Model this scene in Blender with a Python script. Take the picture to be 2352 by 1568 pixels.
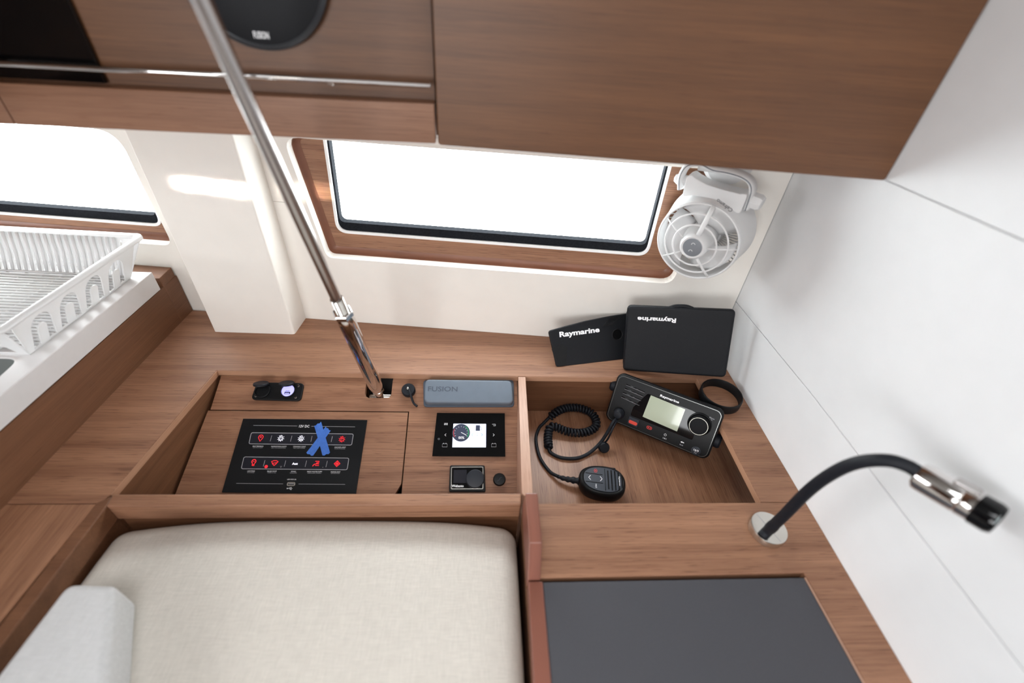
import bpy, bmesh, math, random
from mathutils import Vector, Matrix, Quaternion
from mathutils.geometry import tessellate_polygon
random.seed(4)
for o in list(bpy.data.objects): bpy.data.objects.remove(o)
SC = bpy.context.scene
COL = SC.collection
PI = math.pi

# ------------------------------------------------------------------ camera
CAM = Vector((0, 0, 0.60))              # table top is z = 0
AX = Matrix(((0.997481097154713, -0.03983306193150001, 0.058692316330091664),
             (-0.0200593624753891, 0.6352543328704341, 0.7720424564403314),
             (-0.06803736323602798, -0.7712750869479068, 0.6328551630960971)))   # rows: camera x, y, z axes in the world
cd = bpy.data.cameras.new('camera'); cam = bpy.data.objects.new('camera', cd); COL.objects.link(cam)
cd.sensor_width = 36; cd.lens = 1045.0 / 2352 * 36; cd.clip_start = .02
cam.matrix_world = Matrix.Translation(CAM) @ AX.transposed().to_4x4()
cd.dof.use_dof = True; cd.dof.focus_distance = .86; cd.dof.aperture_fstop = 1.8
SC.camera = cam

# ------------------------------------------------------------------ world, lights, exposure
SC.view_settings.view_transform = 'Standard'
SC.view_settings.look = 'None'
SC.view_settings.gamma = 1
SC.view_settings.use_curve_mapping = False
SC.view_settings.exposure = 0.25
w = bpy.data.worlds.new('world'); SC.world = w; w.use_nodes = True
w.node_tree.nodes['Background'].inputs[0].default_value = (.93, .97, 1, 1)
w.node_tree.nodes['Background'].inputs[1].default_value = 13.0

def area(name, loc, target, sx, sy, power, col=(1, 1, 1), spread=PI):
    l = bpy.data.lights.new(name, 'AREA'); l.shape = 'RECTANGLE'; l.size = sx; l.size_y = sy
    l.energy = power; l.color = col; l.spread = spread
    o = bpy.data.objects.new(name, l); COL.objects.link(o); o.location = loc
    o.rotation_euler = (Vector(target) - Vector(loc)).to_track_quat('-Z', 'Y').to_euler()
    return o
area('saloon_window_daylight', (-2.0, .12, .66), (0.3, .35, 0.1), 1.1, .6, 16, (.95, .975, 1))
area('companionway_daylight', (-.75, -1.6, .55), (.05, .6, .25), 1.0, .7, 20, (.97, .985, 1))
area('deck_hatch_daylight', (-.10, -.45, 1.22), (-.05, -.1, 0), .5, .5, 2.6, (.95, .975, 1), math.radians(100))
area('low_sun_through_companionway', (-.90, -1.15, .83), (-.335, .74, .292), .30, .006, .055, (1, .90, .76), math.radians(1.0))
area('cabin_ceiling_lamp', (.35, -.5, 1.2), (.35, .2, 0), .3, .3, 1.0, (1, .95, .88))

# ------------------------------------------------------------------ materials
def lin(c):
    c = c / 255
    return c / 12.92 if c <= .04045 else ((c + .055) / 1.055) ** 2.4
def rgb(r, g, b): return (lin(r), lin(g), lin(b), 1)
def mat(name, col, rough=.5, metal=0, emit=None, es=1, coat=0, spec=.5, alpha=1):
    m = bpy.data.materials.new(name); m.use_nodes = True
    b = m.node_tree.nodes['Principled BSDF']
    b.inputs['Base Color'].default_value = col; b.inputs['Roughness'].default_value = rough
    b.inputs['Metallic'].default_value = metal; b.inputs['Coat Weight'].default_value = coat
    b.inputs['Specular IOR Level'].default_value = spec
    if emit: b.inputs['Emission Color'].default_value = emit; b.inputs['Emission Strength'].default_value = es
    return m
def nd(m, t, **kw):
    n = m.node_tree.nodes.new(t)
    for k, v in kw.items(): setattr(n, k, v)
    return n
def noisy(m, scale=60, amt=.06, bump=.0, bscale=None, stretch=(1, 1, 1)):
    """slight procedural variation of colour and relief"""
    nt = m.node_tree; L = nt.links; b = nt.nodes['Principled BSDF']
    tc = nd(m, 'ShaderNodeTexCoord'); mp = nd(m, 'ShaderNodeMapping'); mp.inputs['Scale'].default_value = stretch
    L.new(tc.outputs['Object'], mp.inputs[0])
    n = nd(m, 'ShaderNodeTexNoise'); n.inputs['Scale'].default_value = scale; n.inputs['Detail'].default_value = 4
    L.new(mp.outputs[0], n.inputs['Vector'])
    base = b.inputs['Base Color'].default_value[:]
    r = nd(m, 'ShaderNodeValToRGB')
    r.color_ramp.elements[0].position = .3; r.color_ramp.elements[1].position = .7
    r.color_ramp.elements[0].color = tuple(c * (1 - amt) for c in base[:3]) + (1,)
    r.color_ramp.elements[1].color = tuple(min(1, c * (1 + amt)) for c in base[:3]) + (1,)
    L.new(n.outputs['Fac'], r.inputs[0]); L.new(r.outputs[0], b.inputs['Base Color'])
    if bump:
        n2 = nd(m, 'ShaderNodeTexNoise'); n2.inputs['Scale'].default_value = bscale or scale * 8; n2.inputs['Detail'].default_value = 2
        L.new(mp.outputs[0], n2.inputs['Vector'])
        bp = nd(m, 'ShaderNodeBump'); bp.inputs['Strength'].default_value = bump; bp.inputs['Distance'].default_value = .001
        L.new(n2.outputs['Fac'], bp.inputs['Height']); L.new(bp.outputs[0], b.inputs['Normal'])
    return m
def wood(name, lo, hi, axis='x', rough=.38, fleck=.55, bands=1.0):
    m = bpy.data.materials.new(name); m.use_nodes = True
    nt = m.node_tree; L = nt.links; b = nt.nodes['Principled BSDF']
    tc = nd(m, 'ShaderNodeTexCoord')
    def mapped(a, c):
        mp = nd(m, 'ShaderNodeMapping')
        mp.inputs['Scale'].default_value = {'x': (a, c, c), 'y': (c, a, c), 'z': (c, c, a)}[axis]
        L.new(tc.outputs['Object'], mp.inputs[0]); return mp
    n1 = nd(m, 'ShaderNodeTexNoise'); n1.inputs['Scale'].default_value = 1; n1.inputs['Detail'].default_value = 5; n1.inputs['Roughness'].default_value = .62
    L.new(mapped(1.6, 42).outputs[0], n1.inputs['Vector'])
    n3 = nd(m, 'ShaderNodeTexNoise'); n3.inputs['Scale'].default_value = 1; n3.inputs['Detail'].default_value = 3; n3.inputs['Roughness'].default_value = .7
    L.new(mapped(7, 520).outputs[0], n3.inputs['Vector'])
    mx = nd(m, 'ShaderNodeMix'); mx.data_type = 'FLOAT'; mx.inputs[0].default_value = .45
    L.new(n1.outputs['Fac'], mx.inputs[2]); L.new(n3.outputs['Fac'], mx.inputs[3])
    r = nd(m, 'ShaderNodeValToRGB')
    r.color_ramp.elements[0].position = .36; r.color_ramp.elements[1].position = .64
    r.color_ramp.elements[0].color = lo; r.color_ramp.elements[1].color = hi
    L.new(mx.outputs[0], r.inputs[0])
    n2 = nd(m, 'ShaderNodeTexNoise'); n2.inputs['Scale'].default_value = 1; n2.inputs['Detail'].default_value = 2; n2.inputs['Roughness'].default_value = .5
    L.new(mapped(26, 620).outputs[0], n2.inputs['Vector'])
    r2 = nd(m, 'ShaderNodeValToRGB')
    r2.color_ramp.elements[0].position = .30; r2.color_ramp.elements[1].position = .40
    r2.color_ramp.elements[0].color = (fleck, fleck * .9, fleck * .85, 1); r2.color_ramp.elements[1].color = (1, 1, 1, 1)
    L.new(n2.outputs['Fac'], r2.inputs[0])
    mm = nd(m, 'ShaderNodeMix'); mm.data_type = 'RGBA'; mm.blend_type = 'MULTIPLY'; mm.inputs[0].default_value = 1
    L.new(r.outputs[0], mm.inputs[6]); L.new(r2.outputs[0], mm.inputs[7])
    L.new(mm.outputs[2], b.inputs['Base Color'])
    b.inputs['Roughness'].default_value = rough
    bp = nd(m, 'ShaderNodeBump'); bp.inputs['Strength'].default_value = .12; bp.inputs['Distance'].default_value = .0005
    L.new(n3.outputs['Fac'], bp.inputs['Height']); L.new(bp.outputs[0], b.inputs['Normal'])
    return m
def fabric(name, col):
    m = mat(name, col, .95, spec=.15); nt = m.node_tree; L = nt.links; b = nt.nodes['Principled BSDF']
    tc = nd(m, 'ShaderNodeTexCoord')
    outs = []
    for sc in ((900, 60, 300), (60, 900, 300)):
        mp = nd(m, 'ShaderNodeMapping'); mp.inputs['Scale'].default_value = sc
        L.new(tc.outputs['Object'], mp.inputs[0])
        n = nd(m, 'ShaderNodeTexNoise'); n.inputs['Scale'].default_value = 1; n.inputs['Detail'].default_value = 3
        L.new(mp.outputs[0], n.inputs['Vector']); outs.append(n.outputs['Fac'])
    ad = nd(m, 'ShaderNodeMath', operation='ADD'); L.new(outs[0], ad.inputs[0]); L.new(outs[1], ad.inputs[1])
    mr = nd(m, 'ShaderNodeMapRange'); mr.inputs[1].default_value = .7; mr.inputs[2].default_value = 1.3
    L.new(ad.outputs[0], mr.inputs[0])
    r = nd(m, 'ShaderNodeValToRGB'); r.color_ramp.elements[0].color = tuple(c * .90 for c in col[:3]) + (1,)
    r.color_ramp.elements[1].color = tuple(min(1, c * 1.08) for c in col[:3]) + (1,)
    L.new(mr.outputs[0], r.inputs[0]); L.new(r.outputs[0], b.inputs['Base Color'])
    bp = nd(m, 'ShaderNodeBump'); bp.inputs['Strength'].default_value = .25; bp.inputs['Distance'].default_value = .0006
    L.new(mr.outputs[0], bp.inputs['Height']); L.new(bp.outputs[0], b.inputs['Normal'])
    return m

WLO, WHI = rgb(116, 77, 55), rgb(165, 121, 93)
M = {}
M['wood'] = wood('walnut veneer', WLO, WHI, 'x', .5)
M['wood_y'] = wood('walnut veneer cut along depth', WLO, WHI, 'y')
M['wood_cab'] = wood('walnut locker veneer', rgb(88, 56, 33), rgb(118, 78, 48), 'x', .45, .8)
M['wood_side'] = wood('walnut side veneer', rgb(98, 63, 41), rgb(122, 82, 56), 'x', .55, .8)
M['wood_fascia'] = wood('walnut fascia veneer', rgb(116, 78, 56), rgb(150, 108, 82), 'x', .4, .8)
M['wood_edge'] = wood('pale edge banding', rgb(156, 112, 86), rgb(184, 142, 114), 'x', .4, .85)
M['wood_edge_y'] = wood('pale edge banding along depth', rgb(160, 120, 98), rgb(190, 152, 130), 'y', .4, .8)
M['mahogany'] = noisy(mat('red mahogany lacquer', rgb(130, 82, 68), .35, coat=.2), 8, .1, stretch=(1, 1, 14))
M['lining'] = noisy(mat('off white lining', rgb(241, 237, 230), .55), 30, .012)
M['rwall'] = noisy(mat('white bulkhead', rgb(230, 231, 232), .5), 30, .012)
M['ceil'] = mat('headliner', rgb(150, 148, 144), .8)
M['white_plastic'] = noisy(mat('white plastic', rgb(240, 240, 240), .3), 40, .01)
_m = M['white_plastic']; _n = _m.node_tree; _tr = _n.nodes.new('ShaderNodeBsdfTranslucent'); _tr.inputs[0].default_value = (.93, .93, .93, 1)
_mx = _n.nodes.new('ShaderNodeMixShader'); _mx.inputs[0].default_value = .32; _out = _n.nodes['Material Output']
_n.links.new(_n.nodes['Principled BSDF'].outputs[0], _mx.inputs[1]); _n.links.new(_tr.outputs[0], _mx.inputs[2]); _n.links.new(_mx.outputs[0], _out.inputs[0])
M['white_frame'] = mat('white window frame', rgb(245, 245, 245), .3)
M['solid'] = noisy(mat('white solid surface', rgb(214, 211, 210), .45), 60, .015)
M['gasket'] = noisy(mat('black rubber gasket', rgb(34, 36, 40), .9, spec=.05), 300, .25)
M['black'] = noisy(mat('black plastic', rgb(15, 16, 18), .42, spec=.28), 200, .08, .15)
M['black_tex'] = noisy(mat('black moulded plastic', rgb(16, 18, 23), .5, spec=.28), 400, .1, .3, 1500)
M['rubber'] = noisy(mat('black rubber', rgb(20, 23, 30), .55, spec=.3), 200, .1)
M['gloss'] = mat('black gloss', rgb(10, 11, 13), .08, spec=.35)
M['panel'] = noisy(mat('black acrylic', rgb(16, 18, 21), .35, spec=.3), 100, .05)
M['darkgrey'] = mat('dark grey key', rgb(44, 47, 54), .4, spec=.3)
M['wood_plain'] = noisy(mat('walnut moulding', rgb(128, 84, 64), .4), 12, .12)
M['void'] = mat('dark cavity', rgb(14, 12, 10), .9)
M['tv'] = mat('smoked black glass', rgb(5, 5, 6), .12)
M['pad'] = noisy(mat('charcoal leatherette', rgb(70, 70, 75), .6, spec=.35), 500, .05, .3, 1800)
M['chrome'] = mat('chrome', rgb(225, 222, 220), .08, 1)
M['steel'] = noisy(mat('brushed stainless', rgb(190, 186, 184), .24, 1), 4, .05)
M['nickel'] = mat('satin nickel', rgb(215, 212, 205), .22, 1)
M['whiteink'] = mat('white ink', rgb(235, 235, 238), .6, emit=(1, 1, 1, 1), es=.12)
M['greyink'] = mat('grey ink', rgb(165, 165, 170), .6)
M['redlit'] = mat('lit red icon', rgb(200, 20, 30), .5, emit=(1, .02, .03, 1), es=1.0)
M['whitelit'] = mat('lit white icon', rgb(240, 240, 255), .5, emit=(.92, .9, 1, 1), es=1.0)
M['key'] = mat('backlit key', rgb(32, 32, 40), .5, spec=.2)
M['screenlit'] = mat('lit screen', rgb(200, 210, 240), .3, emit=(.80, .86, 1, 1), es=.85)
M['bluelit'] = mat('blue lit socket', rgb(150, 150, 240), .4, emit=(.42, .40, 1, 1), es=1.0)
M['lcd'] = mat('unlit lcd', rgb(178, 186, 164), .12, coat=.6)
M['tape'] = noisy(mat('blue masking tape', rgb(62, 112, 198), .7), 220, .06, .3, 800)
M['slate'] = noisy(mat('slate grey silicone', rgb(100, 110, 122), .45), 60, .04)
M['slate_dark'] = mat('slate grey silicone print', rgb(70, 78, 90), .5)
M['gauge'] = mat('gauge face', rgb(40, 46, 66), .5, emit=rgb(40, 46, 66), es=.5)
M['green'] = mat('green mark', rgb(40, 160, 90), .5, emit=rgb(40, 160, 90), es=.6)
M['red'] = mat('red mark', rgb(220, 60, 55), .5)
M['blueink'] = mat('blue arrow', rgb(90, 130, 210), .5, emit=rgb(90, 130, 210), es=.6)
M['grey_button'] = mat('grey hub button', rgb(122, 126, 132), .35)
M['knobm'] = mat('matt black knob', rgb(30, 30, 32), .7, spec=.1)
M['fabric'] = fabric('oatmeal linen', rgb(205, 199, 190))
M['fabric2'] = fabric('pale grey linen', rgb(200, 200, 200))
M['glass'] = bpy.data.materials.new('window glass'); M['glass'].use_nodes = True
_nt = M['glass'].node_tree; _nt.nodes.clear()
_o = _nt.nodes.new('ShaderNodeOutputMaterial'); _t = _nt.nodes.new('ShaderNodeBsdfTransparent'); _g = _nt.nodes.new('ShaderNodeBsdfGlossy')
_g.inputs['Roughness'].default_value = .05; _x = _nt.nodes.new('ShaderNodeMixShader'); _x.inputs[0].default_value = .06
_t.inputs[0].default_value = (.97, .985, .98, 1)
_nt.links.new(_t.outputs[0], _x.inputs[1]); _nt.links.new(_g.outputs[0], _x.inputs[2]); _nt.links.new(_x.outputs[0], _o.inputs[0])

# ------------------------------------------------------------------ helpers
WORLD = {}
def ray(px, py): return AX.transposed() @ Vector(((px - 1176) / 1045, -(py - 784) / 1045, -1))
def hit(px, py, P, n):
    d = ray(px, py); P = Vector(P); n = Vector(n)
    return CAM + d * ((P - CAM).dot(n) / d.dot(n))
def frame(O, u, v):
    u = Vector(u).normalized(); v = Vector(v); v = (v - u * v.dot(u)).normalized(); n = u.cross(v)
    m = Matrix((u, v, n)).transposed().to_4x4(); m.translation = Vector(O); return m
def loc(F, px, py, h=0):
    """where the line of sight meets the plane F raised by h, in plane coordinates"""
    n = F.col[2].to_3d(); p = hit(px, py, F.translation + n * h, n)
    q = F.inverted() @ p; return Vector((q.x, q.y))
def thing(name, at, label, cat, group=None):
    o = bpy.data.objects.new(name, None); COL.objects.link(o); o.empty_display_size = .03
    o.location = at; WORLD[o] = Matrix.Translation(Vector(at)); o['label'] = label; o['category'] = cat
    if group: o['group'] = group
    return o
def tag(o, label, cat, group=None):
    o['label'] = label; o['category'] = cat
    if group: o['group'] = group
    return o
def structure(o, label=None):
    o['kind'] = 'structure'
    if label: o['label'] = label
    return o
def link(name, me, m, parent=None, F=None, smooth=False, label=None):
    o = bpy.data.objects.new(name, me); COL.objects.link(o)
    if m: me.materials.clear(); me.materials.append(m if not isinstance(m, str) else M[m])
    F = F or Matrix.Identity(4); o.matrix_basis = F; WORLD[o] = F
    if parent: o.parent = parent; o.matrix_parent_inverse = WORLD[parent].inverted()
    if smooth:
        for p in me.polygons: p.use_smooth = True
    if label: o['label'] = label
    return o
def finish(o, bevel=0, seg=2, auto=True):
    if bevel:
        b = o.modifiers.new('bevel', 'BEVEL'); b.width = bevel; b.segments = seg; b.limit_method = 'ANGLE'; b.angle_limit = math.radians(40)
    return o
def rrect(x0, y0, x1, y1, r, n=5):
    out = []
    for cx, cy, a in ((x1 - r, y1 - r, 0), (x0 + r, y1 - r, 90), (x0 + r, y0 + r, 180), (x1 - r, y0 + r, 270)):
        for k in range(n + 1):
            t = math.radians(a + 90 * k / n); out.append((cx + r * math.cos(t), cy + r * math.sin(t)))
    return out
def rpoly(pts, r, n=5):
    """round every corner of a polygon"""
    out = []; N = len(pts); rr = r if isinstance(r, (list, tuple)) else [r] * N
    for i, p in enumerate(pts):
        p = Vector(p).to_2d(); a = Vector(pts[i - 1]).to_2d(); b = Vector(pts[(i + 1) % N]).to_2d()
        da = (a - p); db = (b - p); k = rr[i]
        if k <= 0: out.append((p.x, p.y)); continue
        ang = da.angle(db); t = min(k / math.tan(ang / 2), da.length * .49, db.length * .49)
        A = p + da.normalized() * t; B = p + db.normalized() * t
        for j in range(n + 1):
            s = j / n; q = A * (1 - s) ** 2 + p * 2 * s * (1 - s) + B * s * s; out.append((q.x, q.y))
    return out
def circle(cx, cy, r, n=32, ry=None): return [(cx + r * math.cos(2 * PI * k / n), cy + (ry or r) * math.sin(2 * PI * k / n)) for k in range(n)]
def plate_mesh(outer, holes=(), t=.01, top=0.0):
    loops = [list(outer)] + [list(h) for h in holes]
    flat = [Vector((p[0], p[1], 0)) for l in loops for p in l]
    tris = tessellate_polygon([[Vector((p[0], p[1], 0)) for p in l] for l in loops])
    N = len(flat); vs = [(p.x, p.y, top) for p in flat] + [(p.x, p.y, top - t) for p in flat]
    fs = []
    for a, b, c in tris:
        A, B, C_ = flat[a], flat[b], flat[c]
        if (B - A).cross(C_ - A).z < 0: b, c = c, b
        fs.append((a, b, c)); fs.append((a + N, c + N, b + N))
    i = 0
    for li, l in enumerate(loops):
        n = len(l); area_ = sum(l[k][0] * l[(k + 1) % n][1] - l[(k + 1) % n][0] * l[k][1] for k in range(n))
        for k in range(n):
            a = i + k; b = i + (k + 1) % n
            f = (a, a + N, b + N, b)
            if (area_ < 0) != (li > 0): f = f[::-1]
            fs.append(f)
        i += n
    me = bpy.data.meshes.new('plate'); me.from_pydata(vs, [], fs)
    bm = bmesh.new(); bm.from_mesh(me)
    bmesh.ops.dissolve_limit(bm, angle_limit=.001, verts=bm.verts, edges=bm.edges) if not holes else None
    bmesh.ops.recalc_face_normals(bm, faces=bm.faces)
    bm.to_mesh(me); bm.free(); return me
def plate(name, F, outer, m, parent=None, t=.01, holes=(), bevel=0, top=0.0, label=None, seg=2):
    return finish(link(name, plate_mesh(outer, holes, t, top), m, parent, F, label=label), bevel, seg)
def box(name, lo, hi, m, parent=None, bevel=0, label=None, seg=2):
    F = Matrix.Translation(Vector((lo[0], lo[1], hi[2])))
    return plate(name, F, [(0, 0), (hi[0] - lo[0], 0), (hi[0] - lo[0], hi[1] - lo[1]), (0, hi[1] - lo[1])], m, parent, hi[2] - lo[2], bevel=bevel, label=label, seg=seg)
def join_mesh(meshes):
    vs, fs = [], []
    for me, F in meshes:
        o = len(vs); vs += [tuple((F @ v.co) if F else v.co) for v in me.vertices]
        fs += [tuple(i + o for i in p.vertices) for p in me.polygons]
    me = bpy.data.meshes.new('joined'); me.from_pydata(vs, [], fs); return me
def spline(pts, n=8, closed=False):
    P = [Vector(p) for p in pts]; out = []; N = len(P)
    rng = range(N) if closed else range(N - 1)
    for i in rng:
        p0 = P[(i - 1) % N] if closed or i > 0 else P[0] * 2 - P[1]
        p1 = P[i]; p2 = P[(i + 1) % N]
        p3 = P[(i + 2) % N] if closed or i + 2 < N else P[-1] * 2 - P[-2]
        for k in range(n):
            t = k / n
            out.append(.5 * ((2 * p1) + (-p0 + p2) * t + (2 * p0 - 5 * p1 + 4 * p2 - p3) * t * t + (-p0 + 3 * p1 - 3 * p2 + p3) * t ** 3))
    if not closed: out.append(P[-1])
    return out
def tube_mesh(pts, r, seg=12, closed=False, cap=True, flat=1.0, up=None):
    P = [Vector(p) for p in pts]; N = len(P)
    rad = r if isinstance(r, (list, tuple)) else [r] * N
    T = [((P[(i + 1) % N] if closed or i < N - 1 else P[i]) - (P[(i - 1) % N] if closed or i > 0 else P[i])).normalized() for i in range(N)]
    n = Vector(up) if up else (Vector((0, 0, 1)) if abs(T[0].z) < .9 else Vector((1, 0, 0)))
    n = (n - T[0] * n.dot(T[0])).normalized(); vs = []
    for i in range(N):
        n = (n - T[i] * n.dot(T[i])).normalized(); b = T[i].cross(n)
        for k in range(seg):
            a = 2 * PI * k / seg; vs.append(tuple(P[i] + (n * math.cos(a) * flat + b * math.sin(a)) * rad[i]))
    fs = []
    for i in range(N if closed else N - 1):
        j = (i + 1) % N
        for k in range(seg):
            l = (k + 1) % seg; fs.append((i * seg + k, i * seg + l, j * seg + l, j * seg + k))
    if cap and not closed:
        fs.append(tuple(range(seg))[::-1]); fs.append(tuple((N - 1) * seg + k for k in range(seg)))
    me = bpy.data.meshes.new('tube'); me.from_pydata(vs, [], fs)
    bm = bmesh.new(); bm.from_mesh(me); bmesh.ops.recalc_face_normals(bm, faces=bm.faces); bm.to_mesh(me); bm.free()
    for p in me.polygons: p.use_smooth = len(p.vertices) <= 4
    return me
def tube(name, pts, r, m, parent=None, F=None, **kw):
    label = kw.pop('label', None)
    return link(name, tube_mesh(pts, r, **kw), m, parent, F, label=label)
def lathe_mesh(prof, seg=40, sx=1, sy=1):
    vs, fs = [], []
    for r, z in prof:
        for k in range(seg): a = 2 * PI * k / seg; vs.append((r * math.cos(a) * sx, r * math.sin(a) * sy, z))
    for i in range(len(prof) - 1):
        for k in range(seg):
            l = (k + 1) % seg; fs.append((i * seg + k, i * seg + l, (i + 1) * seg + l, (i + 1) * seg + k))
    ring_ = prof[0] == prof[-1]
    if prof[0][0] > 1e-6 and not ring_: fs.append(tuple(range(seg))[::-1])
    if prof[-1][0] > 1e-6 and not ring_: fs.append(tuple((len(prof) - 1) * seg + k for k in range(seg)))
    me = bpy.data.meshes.new('lathe'); me.from_pydata(vs, [], fs)
    bm = bmesh.new(); bm.from_mesh(me); bmesh.ops.remove_doubles(bm, verts=bm.verts, dist=1e-6); bmesh.ops.recalc_face_normals(bm, faces=bm.faces); bm.to_mesh(me); bm.free()
    return me
def smooth_by_angle(me, deg=35):
    bm = bmesh.new(); bm.from_mesh(me)
    for f in bm.faces: f.smooth = True
    for e in bm.edges:
        e.smooth = len(e.link_faces) == 2 and e.calc_face_angle(0) < math.radians(deg)
    bm.to_mesh(me); bm.free(); return me
def lathe(name, F, prof, m, parent=None, seg=40, label=None, **kw):
    return link(name, smooth_by_angle(lathe_mesh(prof, seg, **kw)), m, parent, F, label=label)
def T(x, y, z=0): return Matrix.Translation(Vector((x, y, z)))
def Rz(a): return Matrix.Rotation(a, 4, 'Z')
def stroke_mesh(pts, wd, closed=False, z=.0002):
    P = [Vector(p).to_2d() for p in pts]; N = len(P); A, B = [], []
    for i in range(N):
        a = P[i - 1] if closed or i else P[i]; b = P[(i + 1) % N] if closed or i < N - 1 else P[i]
        d = (b - a).normalized() if (b - a).length else Vector((1, 0)); n = Vector((-d.y, d.x)) * wd / 2
        A.append(P[i] + n); B.append(P[i] - n)
    vs = [(p.x, p.y, z) for p in A] + [(p.x, p.y, z) for p in B]; fs = []
    for i in range(N if closed else N - 1):
        j = (i + 1) % N; fs.append((i, i + N, j + N, j))
    me = bpy.data.meshes.new('stroke'); me.from_pydata(vs, [], fs); return me
def poly_mesh(pts, z=.0002):
    me = bpy.data.meshes.new('poly'); me.from_pydata([(p[0], p[1], z) for p in pts], [], [tuple(range(len(pts)))]); return me
def text_mesh(s, bold=0.0, z=.0003, sp=1.0, shear=0.0):
    c = bpy.data.curves.new('t', 'FONT'); c.body = s; c.offset = bold; c.fill_mode = 'FRONT'; c.space_character = sp; c.shear = shear
    c.resolution_u = 3
    o = bpy.data.objects.new('t', c); COL.objects.link(o)
    dg = bpy.context.evaluated_depsgraph_get()
    me = bpy.data.meshes.new_from_object(o.evaluated_get(dg)); bpy.data.objects.remove(o)
    xs = [v.co.x for v in me.vertices]; ys = [v.co.y for v in me.vertices]
    cx, cy = (min(xs) + max(xs)) / 2, (min(ys) + max(ys)) / 2; W, H = max(xs) - min(xs), max(ys) - min(ys)
    return me, cx, cy, W, H
def text(name, s, F, c, width, m, parent, bold=.0, height=None, rot=0, z=.0003, sp=1.0, mirror=False, shear=0):
    me, cx, cy, W, H = text_mesh(s, bold, sp=sp, shear=shear); k = width / W; ky = (height / H) if height else k
    for v in me.vertices: v.co = Vector(((v.co.x - cx) * k, (v.co.y - cy) * ky, 0))
    return link(name, me, m, parent, F @ T(c[0], c[1], z) @ Rz(rot))
def decal(name, F, meshes, m, parent, label=None):
    return link(name, join_mesh([(a, None) if not isinstance(a, tuple) else a for a in meshes]), m, parent, F, label=label)
def superbox_mesh(sx, sy, sz, r, seg=5, crown=0, sub=14):
    """soft rounded box, centred, crowned on top"""
    bm = bmesh.new(); bmesh.ops.create_cube(bm, size=1); bmesh.ops.scale(bm, vec=(sx, sy, sz), verts=bm.verts)
    bmesh.ops.bevel(bm, geom=list(bm.edges), offset=r, segments=seg, profile=.5, affect='EDGES')
    if sub:
        bmesh.ops.subdivide_edges(bm, edges=[e for e in bm.edges if e.calc_length() > max(r * 1.5, .03)], cuts=sub, use_grid_fill=True)
    if crown:
        for v in bm.verts:
            u, w_ = v.co.x / (sx / 2), v.co.y / (sy / 2)
            if v.co.z > 0: v.co.z += crown * max(0, (1 - abs(u) ** 2.5)) * max(0, (1 - abs(w_) ** 2.5))
    for f in bm.faces: f.smooth = True
    me = bpy.data.meshes.new('superbox'); bm.to_mesh(me); bm.free(); return me

# ================================================================== SHELL
HN = Vector((.0886, 1, 0)).normalized()                     # hull lining normal (pointing outboard)
HO = Vector((-.371, .796, 0))
HU = Vector((1, -.0886, 0)).normalized()
FH = frame(HO, HU, (0, 0, 1))                               # faces the cabin
def hull(px, py, d=0): return tuple(loc(FH, px, py, -d))
FR = frame((.497, .72, 0), (0, -1, 0), (0, 0, 1))           # right bulkhead, faces -x
FT = Matrix.Identity(4)
def tb(px, py, z=0): p = hit(px, py, (0, 0, z), (0, 0, 1)); return (p.x, p.y)
DIV_L = FH.inverted() @ Vector((-.378, .797, 0))

structure(box('floor', (-2.2, -1.8, -.80), (.52, 1.0, -.76), 'wood_side'))
structure(box('ceiling', (-2.2, -1.8, 1.28), (.52, 1.0, 1.32), 'ceil'))
structure(box('wall_left', (-2.24, -1.8, -.8), (-2.2, 1.0, 1.3), 'wood_side'))
structure(box('wall_front', (-2.2, -1.84, -.8), (.52, -1.8, 1.3), 'wood_side'))
# hull side lining: two big pieces with the window openings cut in, a hairline joint between them
wl = thing('wall_back', FH @ Vector((0, 0, 0)), '', '')
del wl['label']; del wl['category']; structure(wl)
op2 = [hull(755, 593), hull(1541, 648)]
opB = [(hull(752, 593)[0], .151), (hull(1548, 640)[0], .151), (hull(1548, 640)[0] + .012, .368), (hull(655, 340)[0], .368)]
opening2 = rpoly(opB, [.014, .022, .02, .022])
xr = hull(395, 560)[0]
opA = [(-1.5, .151), (xr, .151), (xr - .008, .358), (-1.5, .358)]
opening1 = rpoly(opA, [.02, .02, .04, .02], 8)
seamx = DIV_L.x
plate('lining_panel', FH, [(seamx + .0008, -.1), (.90, -.1), (.90, .2565), (seamx + .0008, .2565)], 'lining', wl, .018,
      holes=(), bevel=.0006) if False else None
# the joint at z = .256 only runs left of the window, so it is cut as a slot in the right hand piece
plate('lining_panel', FH, [(seamx + .0008, -.1), (.8702, -.1), (.8702, 1.25), (seamx + .0008, 1.25), (seamx + .0008, .2568), (opB[3][0] - .008, .2568), (opB[3][0] - .008, .2560), (seamx + .0008, .2560)], 'lining', wl, .018, holes=[opening2], bevel=.0008)
plate('lining_panel', FH, [(-1.9, -.8), (seamx - .0008, -.8), (seamx - .0008, 1.25), (-1.9, 1.25)], 'lining', wl, .018, holes=[opening1], bevel=.0008)
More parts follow.
